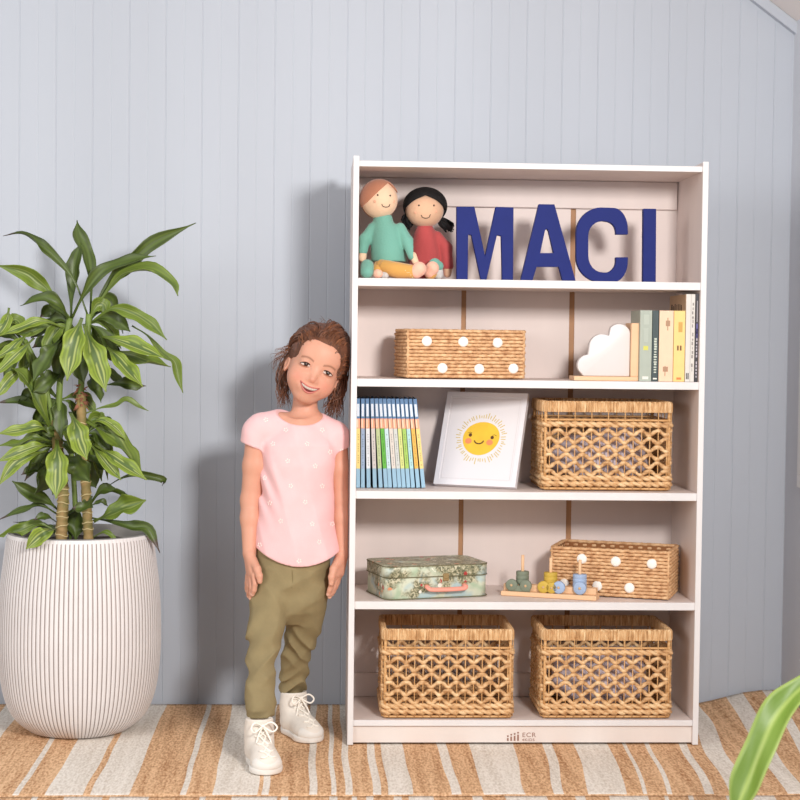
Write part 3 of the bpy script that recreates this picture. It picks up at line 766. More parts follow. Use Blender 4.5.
# ------------------------------------------------------------------ sun print
def build_sun_print():
    Wd = .228; ang = math.radians(-24.5); lean = math.radians(23)
    H = .264; A = Vector((.225, .155, SH[3] + .0008 + .016 * math.sin(lean)))
    t = thing('sun_print', 'white framed print of a smiling yellow sun leaning beside the picture books', 'picture', A, ang)
    R = Matrix.Rotation(-lean, 4, 'X'); T = .016
    def put(name, bm, m, p=t, smooth=None):
        bmesh.ops.transform(bm, matrix=R, verts=bm.verts[:]); return obj(name, bm, m, p, smooth=smooth)
    bm = bmnew(); o = [(0, 0), (Wd, 0), (Wd, H), (0, H)]; i_ = [(.013, .013), (Wd - .013, .013), (Wd - .013, H - .013), (.013, H - .013)]
    prism(bm, o, 0, T, 0, hole=i_)
    put('frame', bm, mat('white_frame_lacquer', (228, 226, 230), .35))
    bm = bmnew(); box(bm, (.012, .0022, .012), (Wd - .012, .012, H - .012)); pr = put('print_sheet', bm, mat('print_paper', (226, 223, 226), .5))
    cx, cz, r = Wd * .5, H * .505, .0505; y = .0021
    rnd = random.Random(4)
    bm = bmnew(); pts = []
    for k in range(64):
        a = 2 * PI * k / 64; q = r * (1 + .025 * math.sin(2 * a + .5) + .012 * math.sin(3 * a)); pts.append((cx + q * math.cos(a), cz + q * .94 * math.sin(a)))
    prism(bm, pts, y - .0006, y + .0005); put('sun_disc', bm, mat('sun_yellow_ink', (232, 190, 58), .6, var=.06, scale=25), pr)
    bm = bmnew()
    for k in range(56):
        a = 2 * PI * k / 56 + rnd.uniform(-.02, .02); r0 = r * 1.13 + rnd.uniform(-.002, .002); r1 = r * 1.40 + rnd.uniform(-.006, .004); hw = .0011
        ca, sa = math.cos(a), math.sin(a)
        prism(bm, [(cx + r0 * ca - hw * sa, cz + r0 * sa + hw * ca), (cx + r0 * ca + hw * sa, cz + r0 * sa - hw * ca), (cx + r1 * ca + hw * sa, cz + r1 * sa - hw * ca), (cx + r1 * ca - hw * sa, cz + r1 * sa + hw * ca)], y - .0005, y + .0005)
    put('sun_rays', bm, mat('ray_ink', (206, 184, 112), .6), pr)
    bm = bmnew()
    def disc(x, z, a, b=None, mi=0, yy=y - .0011):
        b = b or a; prism(bm, [(x + a * math.cos(2 * PI * k / 20), z + b * math.sin(2 * PI * k / 20)) for k in range(20)], yy, yy + .001, mi=mi)
    k = r / 130
    disc(cx - 80 * k, cz + 22 * k, 12 * k, 13 * k); disc(cx + 80 * k, cz + 8 * k, 12 * k, 13 * k)
    def stroke(P, w):
        L_ = [Vector((p[0], p[1])) for p in P]; a_, b_ = [], []
        for i, p in enumerate(L_):
            d = (L_[min(i + 1, len(L_) - 1)] - L_[max(i - 1, 0)]).normalized(); n = Vector((-d.y, d.x)) * w
            a_.append(tuple(p + n)); b_.append(tuple(p - n))
        prism(bm, a_ + b_[::-1], y - .0011, y - .0001)
    stroke([(cx + (-12 + 34 * math.cos(a)) * k, cz + (-12 + 28 * math.sin(a)) * k) for a in [math.radians(190 + 160 * i / 12) for i in range(13)]], .0017)
    stroke([(cx - 98 * k, cz + 36 * k), (cx - 84 * k, cz + 42 * k), (cx - 70 * k, cz + 38 * k)], .0006); stroke([(cx + 82 * k, cz + 26 * k), (cx + 98 * k, cz + 28 * k), (cx + 110 * k, cz + 20 * k)], .0006)
    put('sun_face', bm, mat('dark_brown_ink', (88, 52, 28), .6), pr)
    for qx, qz in ((-88, -22), (66, -28)):
        bm = bmnew(); disc(cx + qx * k, cz + qz * k, 24 * k, 21 * k, yy=y - .0009); put('sun_cheek', bm, mat('coral_ink', (240, 140, 92), .6), pr)
    bm = bmnew(); prism(bm, [(.018, .018), (Wd - .018, .018), (Wd - .018, H - .018), (.018, H - .018)], .0016, .0023, hole=[(.0195, .0195), (Wd - .0195, .0195), (Wd - .0195, H - .0195), (.0195, H - .0195)])
    put('mount_line', bm, mat('mount_grey', (216, 212, 214), .6), pr)
build_sun_print()

# ------------------------------------------------------------------ floral suitcase
def floral_material():
    m = bpy.data.materials.new('floral_printed_card'); m.use_nodes = True; nt = m.node_tree; N = nt.nodes; L = nt.links
    bs = N['Principled BSDF']; bs.inputs['Roughness'].default_value = .4
    tc = N.new('ShaderNodeTexCoord')
    def noise_(sc, det=3, dist=0):
        n = N.new('ShaderNodeTexNoise'); n.inputs['Scale'].default_value = sc; n.inputs['Detail'].default_value = det; n.inputs['Distortion'].default_value = dist
        L.new(tc.outputs['Object'], n.inputs['Vector']); return n.outputs['Fac']
    def ramp(src, stops, interp='LINEAR'):
        r = N.new('ShaderNodeValToRGB'); r.color_ramp.interpolation = interp; e = r.color_ramp.elements
        e[0].position, e[0].color = stops[0][0], (*lin(stops[0][1]), 1); e[1].position, e[1].color = stops[-1][0], (*lin(stops[-1][1]), 1)
        for p, c in stops[1:-1]: k = e.new(p); k.color = (*lin(c), 1)
        L.new(src, r.inputs['Fac']); return r.outputs['Color']
    def mask(src, a, b):
        r = N.new('ShaderNodeMapRange'); r.inputs['From Min'].default_value = a; r.inputs['From Max'].default_value = b; L.new(src, r.inputs['Value']); return r.outputs['Result']
    def mix(f, a, b):
        x = N.new('ShaderNodeMix'); x.data_type = 'RGBA'; L.new(f, x.inputs[0]); L.new(a, x.inputs[6]); L.new(b, x.inputs[7]); return x.outputs[2]
    base = ramp(noise_(16, 2, .6), [(.36, (172, 190, 162)), (.5, (208, 212, 190)), (.62, (176, 198, 198))])
    leaf = ramp(noise_(110, 5, 1.2), [(.40, (98, 100, 76)), (.52, (156, 152, 122)), (.64, (206, 200, 172))])
    sep = N.new('ShaderNodeSeparateXYZ'); L.new(tc.outputs['Object'], sep.inputs[0])
    g = N.new('ShaderNodeMath'); g.operation = 'MULTIPLY_ADD'; g.inputs[1].default_value = 2.6; L.new(sep.outputs['Z'], g.inputs[0]); L.new(noise_(20, 3), g.inputs[2])
    c = mix(mask(g.outputs[0], .55, .66), base, leaf)
    v = N.new('ShaderNodeTexVoronoi'); v.inputs['Scale'].default_value = 42; L.new(tc.outputs['Object'], v.inputs['Vector'])
    fl = ramp(v.outputs['Color'], [(0, (176, 60, 58)), (.35, (224, 150, 110)), (.6, (236, 230, 216)), (.8, (206, 90, 84)), (1, (120, 150, 170))], 'CONSTANT')
    inv = N.new('ShaderNodeMath'); inv.operation = 'LESS_THAN'; inv.inputs[1].default_value = .30; L.new(v.outputs['Distance'], inv.inputs[0])
    am = N.new('ShaderNodeMath'); am.operation = 'MULTIPLY'; L.new(inv.outputs[0], am.inputs[0]); L.new(mask(noise_(22, 1), .52, .54), am.inputs[1])
    c = mix(am.outputs[0], c, fl); L.new(c, bs.inputs['Base Color'])
    return m
def build_suitcase():
    W, D, H = .290, .178, .088
    t = thing('suitcase', 'small floral printed card suitcase with pink handle on the fourth shelf', 'suitcase', (.095, .013, SH[4] + .0006), math.radians(16.5))
    M_F = floral_material()
    def shell(w0, w1, d0, d1, z0, z1, rc):
        bm = bmnew(); vs = []
        P = []
        for cx, cy, a0 in ((w1 - rc, d0 + rc, -90), (w1 - rc, d1 - rc, 0), (w0 + rc, d1 - rc, 90), (w0 + rc, d0 + rc, 180)):
            for i in range(7): a = math.radians(a0 + 15 * i); P.append((cx + rc * math.cos(a), cy + rc * math.sin(a)))
        lo = [bm.verts.new((x, y, z0)) for x, y in P]; hi = [bm.verts.new((x, y, z1)) for x, y in P]; n = len(P)
        for i in range(n): f = bm.faces.new((lo[i], lo[(i + 1) % n], hi[(i + 1) % n], hi[i])); f.smooth = True
        a = bm.faces.new(lo[::-1]); b = bm.faces.new(hi)
        bmesh.ops.bevel(bm, geom=list(b.edges) + list(a.edges), offset=.0022, segments=2, affect='EDGES')
        return bm
    rc = .026
    obj('tray', shell(.002, W - .002, .002, D - .002, 0, H - .004, rc), M_F, t)
    obj('lid', shell(0, W, 0, D, H - .030, H, rc), M_F, t)
    bm = bmnew()
    for z in (.0025, H - .0015, H - .030):
        P = []
        o = .0004
        for cx, cy, a0 in ((W - rc, rc, -90), (W - rc, D - rc, 0), (rc, D - rc, 90), (rc, rc, 180)):
            for i in range(7): a = math.radians(a0 + 15 * i); P.append((cx + (rc + o) * math.cos(a), cy + (rc + o) * math.sin(a), z))
        tube(bm, P, .0012, 5, closed=True)
    obj('edging', bm, mat('green_edging', (110, 104, 74), .6), t)
    bm = bmnew(); tube(bm, smooth_path([(.112, -.002, .034), (.112, -.013, .031), (.120, -.016, .027), (.150, -.017, .026), (.180, -.017, .026), (.210, -.016, .027), (.217, -.013, .031), (.217, -.002, .034)], 28), .0068, 10, flat=(1, .75))
    obj('handle', bm, mat('pink_plastic_handle', (238, 158, 140), .35), t)['label'] = 'pink handle'
    bm = bmnew()
    for x in (.112, .217): box(bm, (x - .006, -.003, .028), (x + .006, .003, .040), .001)
    obj('handle_plate', bm, mat('aged_brass', (150, 126, 84), .4), t)
    bm = bmnew(); box(bm, (.158, -.004, .046), (.174, .002, .066), .002); box(bm, (.161, -.006, .052), (.171, -.003, .060), .001); obj('clasp', bm, MATS['aged_brass'], t)
build_suitcase()

# ------------------------------------------------------------------ wooden toy train
def build_toy():
    t = thing('toy_train', 'wooden stacking toy train with green, mustard and blue pieces on the fourth shelf', 'toy', (.404, .110, SH[4] + .0006), math.radians(-20))
    M_B = MATS['pale_beech']
    L = .256
    bm = bmnew(); box(bm, (0, 0, 0), (L, .048, .0125), .0025); obj('base', bm, M_B, t)
    bm = bmnew(); box(bm, (.004, .016, .0125), (L - .004, .044, .030), .002); obj('body_block', bm, M_B, t)
    G, Yl, Bl = mat('sage_green_paint', (124, 132, 114), .6, var=.04), mat('mustard_paint', (200, 168, 70), .6, var=.04), mat('powder_blue_paint', (158, 178, 208), .6, var=.04)
    def wheel(x, z, r, m, nm='wheel', hole=True):
        bm = bmnew(); lathe(bm, [(r * .22, .0035), (r * .9, .0035), (r, .005), (r, .0125), (r * .9, .0142), (r * .22, .0142)], 28, c=(x, 0, z), axis='y')
        o = obj(nm, bm, m, t)
        if hole:
            bm = bmnew(); lathe(bm, [(.0001, .0020), (r * .2, .0020), (r * .22, .0030), (r * .22, .0060), (.0001, .006)], 14, c=(x, 0, z), axis='y'); obj('axle', bm, mat('beech_axle', (206, 170, 128), .5), o)
        return o
    def stack(x, r, z0, z1, m, peg):
        bm = bmnew(); n = 3; h = (z1 - z0) / n; prof = [(.004, z0)]
        for k in range(n): prof += [(r * .95, z0 + k * h), (r, z0 + k * h + .0015), (r, z0 + (k + 1) * h - .0015), (r * .95, z0 + (k + 1) * h)]
        prof.append((.004, z1)); lathe(bm, prof, 28, c=(x, .030, 0)); obj('stacking_ring', bm, m, t)
        bm = bmnew(); lathe(bm, [(.0001, .028), (.0042, .028), (.0042, peg - .001), (.003, peg), (.0001, peg)], 14, c=(x, .030, 0)); obj('peg', bm, M_B, t)
    stack(.052, .0172, .030, .064, G, .107); stack(.128, .0180, .0300, .065, Yl, .104); stack(.206, .0182, .030, .064, Bl, .102)
    for x in (.028, .066): wheel(x, .0285, .0158, G)
    bm = bmnew(); box(bm, (.018, .005, .0128), (.078, .014, .028), .002); obj('wheel_plate', bm, G, t)
    wheel(.114, .0280, .0160, Yl); wheel(.136, .027, .0148, Yl)
    wheel(.155, .0290, .0165, Bl); wheel(.211, .0300, .0170, Bl)
build_toy()

# ------------------------------------------------------------------ the two dolls
def px2(ox, oy, s, y): return lambda x, v, dy=0: at(ox + x / s, oy + v / s, y + dy)
def doll_face(t, par, P, eyes, smile, head_c, head_r, cheek):
    """stitched eyes and smile laid on the round head"""
    c = Vector(head_c); r = Vector(head_r)
    def on(p, lift=.0006):
        dx, dz = (p.x - c.x) / r.x, (p.z - c.z) / r.z; q = max(.02, 1 - dx * dx - dz * dz)
        return Vector((p.x, c.y - r.y * math.sqrt(q) - lift, p.z))
    bm = bmnew()
    for e in eyes: ball(bm, on(P(*e)), (.0023, .0012, .0025), seg=10)
    obj('eyes', bm, mat('black_thread', (30, 24, 22), .7), par, world=True)
    bm = bmnew(); (x0, y0), (xm, ym), (x1, y1) = smile
    pts = [on(P(*p)) for p in ((x0, y0), ((x0 * 2 + xm) / 3 - 1, y0 + (ym - y0) * .75), (xm, ym), ((x1 * 2 + xm) / 3 + 1, y1 + (ym - y1) * .75), (x1, y1))]
    tube(bm, smooth_path(pts, 14), .0010, 6); obj('smile', bm, MATS['black_thread'], par, world=True)
    bm = bmnew()
    for e in cheek: ball(bm, on(P(*e), .0002), (.0042, .0008, .0036), seg=10)
    obj('cheeks', bm, mat('doll_blush', (226, 170, 142), .9), par, world=True)
    for k in range(0): pass
def build_dolls():
    s = 800 / 120; Y0 = .120
    P = px2(350, 170, s, Y0); M = pxm(Y0) / s
    felt = dict(rough=.95, bump=.25, bscale=220, sheen=.3)
    skin1, skin2 = mat('pale_felt', (240, 204, 172), **felt), mat('tan_felt', (226, 182, 150), **felt)
    teal, red, must = mat('teal_knit', (116, 174, 158), **felt), mat('red_knit', (184, 78, 78), **felt), mat('mustard_cloth', (214, 160, 84), **felt)
    ging, blk = mat('ginger_felt', (186, 126, 98), **felt), mat('black_yarn', (22, 20, 22), .8, bump=.4, bscale=260)
    pinkf, grey = mat('peach_felt', (246, 188, 164), **felt), mat('pale_grey_felt', (206, 204, 202), **felt)
    zs = SH[1]
    # --- boy
    c = P(195, 196, -.004); c = Vector((max(c.x, BT + .052), c.y, c.z))
    base = P(250, 600); t = thing('rag_doll', 'rag doll with ginger hair, teal jumper and mustard trousers sitting on the top shelf', 'doll', (base.x, Y0, zs), 0)
    R = (126 * M * .97, .047, 127 * M)
    bm = bmnew(); ball(bm, c, R, seg=32); hd = obj('head', bm, skin1, t, world=True)
    doll_face(t, hd, P, [(180, 178), (263, 180)], ((207, 238), (236, 256), (262, 236)), c, R, [(162, 220), (288, 216)])
    F = Field((c.x - .062, c.y - .06, c.z - .062), (c.x + .062, c.y + .062, c.z + .062), .0022)
    F.ell(c, [q + .0035 for q in R], k=.002)
    pA, pB, pC = P(70, 262), P(252, 92), P(330, 170)
    def keep(X, Y, Z):                       # hair lies above a side-swept line over the brow, all over the back
        d1 = (X - pA.x) * (pB.z - pA.z) - (Z - pA.z) * (pB.x - pA.x)
        d1 = d1 / (math.hypot(pB.x - pA.x, pB.z - pA.z)) * np.ones_like(Y)
        d2 = (X - pB.x) * (pC.z - pB.z) - (Z - pB.z) * (pC.x - pB.x); d2 = d2 / math.hypot(pC.x - pB.x, pC.z - pB.z) * np.ones_like(Y)
        return np.minimum(np.maximum(d1, d2) if False else np.minimum(d1 + 0 * d2, np.where(X > pB.x, d2, 9)), -(Y - c.y - .012))
    F.cut(lambda X, Y, Z: keep(X, Y, Z)); obj('hair', F.mesh('hair'), ging, t, world=True)
    # jumper: trunk, turtle neck and two sleeves
    F = Field((c.x - .08, Y0 - .07, zs - .002), (c.x + .09, Y0 + .07, c.z), .0027)
    a, b = P(270, 590), P(205, 318)
    F.loft([(P(262, 612).x, Y0 + .006, P(262, 612).z, 118 * M, .045), (P(258, 560).x, Y0 + .006, P(258, 560).z, 118 * M, .046), (P(252, 470).x, Y0 + .006, P(252, 470).z, 112 * M, .042), (P(240, 395).x, Y0 + .004, P(240, 395).z, 95 * M, .034), (P(222, 345).x, Y0 + .002, P(222, 345).z, 68 * M, .026), (P(218, 300).x, Y0, P(218, 300).z, 60 * M, .023)], k=.006)
    F.chain([P(150, 385), P(100, 460), P(88, 540)], [34 * M, 36 * M, 30 * M], k=.008)
    F.chain([P(335, 385, -.006), P(385, 480, -.02), P(418, 572, -.042)], [34 * M, 38 * M, 33 * M], k=.008)
    obj('jumper', F.mesh('jumper'), teal, t, world=True)
    def blob(name, pts, rs, m, par=t):
        bm = bmnew(); tube(bm, smooth_path(pts, 14), list(np.interp(np.linspace(0, 1, 14), np.linspace(0, 1, len(rs)), rs)), 14)
        ball(bm, pts[0], rs[0], seg=14); ball(bm, pts[-1], rs[-1], seg=14)
        return obj(name, bm, m, par, world=True)
    blob('hand', [P(88, 545), P(84, 590)], [25 * M, 25 * M], skin1); blob('hand', [P(420, 570, -.042), P(436, 610, -.046)], [24 * M, 22 * M], skin1)
    r1 = 62 * M; zr = zs + r1 + .0006
    def g(x, y, r, dy): p = P(x, y, dy); p.z = max(p.z, zs + r + .0006); return p
    blob('trouser_leg', [g(215, 645, 52 * M, -.03), g(320, 668, 52 * M, -.055), g(425, 690, 48 * M, -.075)], [50 * M, 54 * M, 44 * M], must)
    blob('trouser_leg', [g(190, 640, 40 * M, -.02), g(180, 668, 40 * M, -.04)], [36 * M, 34 * M], must)
    blob('foot', [g(445, 680, 50 * M, -.079), g(462, 660, 50 * M, -.081)], [45 * M, 48 * M], pinkf)
    blob('sock', [g(115, 640, 46 * M, -.055), g(112, 690, 44 * M, -.072)], [44 * M, 44 * M], teal)
    blob('foot', [g(182, 695, 32 * M, -.072), g(192, 702, 32 * M, -.078)], [30 * M, 27 * M], pinkf)
    blob('shoe_sole', [g(225, 706, 24 * M, -.050), g(236, 708, 24 * M, -.052)], [24 * M, 22 * M], grey)
    # pale dots on the mustard cloth
    bm = bmnew(); rnd = random.Random(2)
    for k in range(16):
        x = 235 + k * 12; y = 655 + (x - 215) * .2 + rnd.uniform(-22, 22)
        p = g(x, y, 1 * M, -.07); rr = 51 * M; cy0 = np.interp(x, [215, 320, 425], [P(0, 0, -.03).y, P(0, 0, -.055).y, P(0, 0, -.075).y]); cz = np.interp(x, [215, 320, 425], [g(215, 645, 52 * M, 0).z, g(320, 668, 52 * M, 0).z, g(425, 690, 48 * M, 0).z])
        dz = max(-.9, min(.9, (p.z - cz) / rr)); ball(bm, (p.x, cy0 - rr * math.sqrt(1 - dz * dz), cz + dz * rr), .0011, seg=8)
    obj('trouser_dots', bm, mat('cream_dots', (244, 226, 190), .9), t, world=True)
    # --- girl doll
    Y1 = .172; P = px2(350, 170, s, Y1)
    c = P(497, 272, -.008); R = (128 * M, .046, 112 * M)
    base = P(500, 700); t = thing('rag_doll', 'rag doll with black pigtails and red dress sitting beside the letter M', 'doll', (base.x, Y1, zs), 0)
    bm = bmnew(); ball(bm, c, R, seg=32); hd = obj('head', bm, skin2, t, world=True)
    doll_face(t, hd, P, [(452, 246), (551, 246)], ((467, 310), (498, 330), (527, 306)), c, R, [(430, 292), (564, 286)])
    F = Field((c.x - .075, c.y - .065, c.z - .07), (c.x + .075, c.y + .065, c.z + .075), .0022)
    hc = P(501, 240, .004); F.ell(hc, (150 * M, .054, 128 * M), k=.002)
    pk = P(500, 172); pl = P(366, 262); pr = P(628, 262)
    def keep2(X, Y, Z):                      # centre parting: two curtains fall from the parting to the temples
        d1 = ((X - pl.x) * (pk.z - pl.z) - (Z - pl.z) * (pk.x - pl.x)) / math.hypot(pk.x - pl.x, pk.z - pl.z)
        d2 = ((X - pk.x) * (pr.z - pk.z) - (Z - pk.z) * (pr.x - pk.x)) / math.hypot(pr.x - pk.x, pr.z - pk.z)
        face = np.maximum(np.where(X < pk.x, d1, d2), 0 * Y - 9)
        return np.minimum(face + .004 * np.sin((X - pk.x) / .02) ** 2, -(Y - c.y - .004))
    F.cut(keep2); obj('hair', F.mesh('hair'), blk, t, world=True)
    rnd = random.Random(8)
    def pigtail(tip, root):
        bm = bmnew()
        for k in range(46):
            a = Vector(root) + Vector((rnd.uniform(-.006, .006), rnd.uniform(-.008, .008), rnd.uniform(-.006, .006)))
            b = Vector(tip) + Vector((rnd.uniform(-.014, .014), rnd.uniform(-.012, .012), rnd.uniform(-.014, .012)))
            m_ = a.lerp(b, .55) + Vector((rnd.uniform(-.008, .008), rnd.uniform(-.008, .008), rnd.uniform(-.004, .008)))
            tube(bm, smooth_path([a, m_, b], 7), [.0035, .004, .004, .0035, .003, .0022, .0012], 5)
        obj('pigtail', bm, blk, t, world=True)
    pigtail(P(372, 372, .0), P(395, 300, .004)); pigtail(P(660, 385, -.004), P(590, 330, .0))
    F = Field((c.x - .075, Y1 - .08, zs - .002), (c.x + .085, Y1 + .06, c.z), .0027)
    F.loft([(P(500, 700).x, Y1 + .004, zs + .0008, 116 * M, .044), (P(500, 600).x, Y1 + .004, P(500, 600).z, 110 * M, .042), (P(500, 500).x, Y1 + .004, P(500, 500).z, 98 * M, .036), (P(500, 430).x, Y1, P(500, 430).z, 78 * M, .03), (P(498, 370).x, Y1, P(498, 370).z, 52 * M, .024)], k=.006)
    F.chain([P(580, 440), P(640, 520, -.006), P(652, 640, -.014)], [34 * M, 40 * M, 38 * M], k=.008)
    obj('dress', F.mesh('dress'), red, t, world=True)
    blob('hand', [P(652, 655, -.014), P(650, 692, -.016)], [32 * M, 26 * M], skin2, t)
    blob('leg', [g(548, 690, 40 * M, -.05), g(538, 688, 44 * M, -.09)], [38 * M, 42 * M], must, t)
    blob('foot', [g(532, 690, 50 * M, -.094), g(549, 655, 50 * M, -.096)], [40 * M, 46 * M], pinkf, t)
    blob('sock', [g(565, 630, 50 * M, -.078), g(590, 640, 46 * M, -.076)], [42 * M, 34 * M], teal, t)
    blob('shoe_sole', [g(590, 700, 30 * M, -.07), g(592, 676, 30 * M, -.072)], [30 * M, 30 * M], grey, t)
build_dolls()
# ------------------------------------------------------------------ ribbed pot and dracaena
POT_Y = .190
def build_pot():
    cx = (at(80, 640, POT_Y).x); zr = at(79, 541, POT_Y - .188).z
    t = thing('plant_pot', 'large white ribbed pot standing on the striped rug left of the girl', 'pot', (cx, POT_Y, 0))
    k = pxm(POT_Y)
    prof = [(.0, .0006), (.112, .0006), (.142, .010), (.176, .045), (.197, .095), (.2075, .155), (.2120, .215), (.2125, .270), (.2105, .335), (.206, .395), (.199, .450), (.1905, zr - .006), (.188, zr)]
    sm = smooth_path([(r, 0, z) for r, z in prof], 46)
    N_ = 108; bm = bmnew(); rings = []
    rnd = random.Random(1); jit = [rnd.uniform(.75, 1.2) for _ in range(N_)]
    for j, p in enumerate(sm):
        r = max(p.x, .0); ring = []
        amp = .0021 * min(1, max(0, (p.z - .004) / .03)) * (1 if p.z < zr - .012 else .25)
        for i in range(N_ * 8):
            a = 2 * PI * i / (N_ * 8); ph = i % 8
            q = r + (-amp * jit[i // 8] if ph == 0 else amp * (.35 + .5 * math.sin(PI * ph / 8))) if r > .02 else r
            ring.append(bm.verts.new((q * math.cos(a), q * math.sin(a), p.z)))
        rings.append(ring)
    n = N_ * 8
    for A, B in zip(rings[1:], rings[2:]):
        for i in range(n):
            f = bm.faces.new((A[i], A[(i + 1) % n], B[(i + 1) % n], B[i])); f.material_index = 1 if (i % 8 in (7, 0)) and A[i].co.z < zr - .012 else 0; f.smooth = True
    bm.faces.new(rings[1][::-1])
    for v in rings[0]: bm.verts.remove(v)
    # lip and inside
    inner = [(.188, zr), (.183, zr + .003), (.174, zr), (.171, zr - .02), (.173, zr - .06)]
    prev = rings[-1]
    for r, z in inner[1:]:
        ring = [bm.verts.new((r * math.cos(2 * PI * i / n), r * math.sin(2 * PI * i / n), z)) for i in range(n)]
        for i in range(n): f = bm.faces.new((prev[i], prev[(i + 1) % n], ring[(i + 1) % n], ring[i])); f.material_index = 2; f.smooth = True
        prev = ring
    bm.faces.new(prev)
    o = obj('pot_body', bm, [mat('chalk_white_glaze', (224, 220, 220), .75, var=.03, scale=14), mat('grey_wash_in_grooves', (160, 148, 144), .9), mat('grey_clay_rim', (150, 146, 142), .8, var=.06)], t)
    bm = bmnew(); n = 40
    for ri in range(1): pass
    vs = [[bm.verts.new((r * math.cos(2 * PI * i / n), r * math.sin(2 * PI * i / n), zr - .028 + .006 * noise.noise((r * 40 * math.cos(2 * PI * i / n), r * 40 * math.sin(2 * PI * i / n), 0)))) for i in range(n)] for r in (.1705, .12, .07, .03)]
    for A, B in zip(vs, vs[1:]):
        for i in range(n): bm.faces.new((A[i], A[(i + 1) % n], B[(i + 1) % n], B[i]))
    bm.faces.new(vs[-1])
    tag(obj('soil', bm, mat('dark_potting_soil', (58, 46, 38), 1, var=.3, scale=60, bump=.8, bscale=120), t), kind='stuff')
    return cx, zr
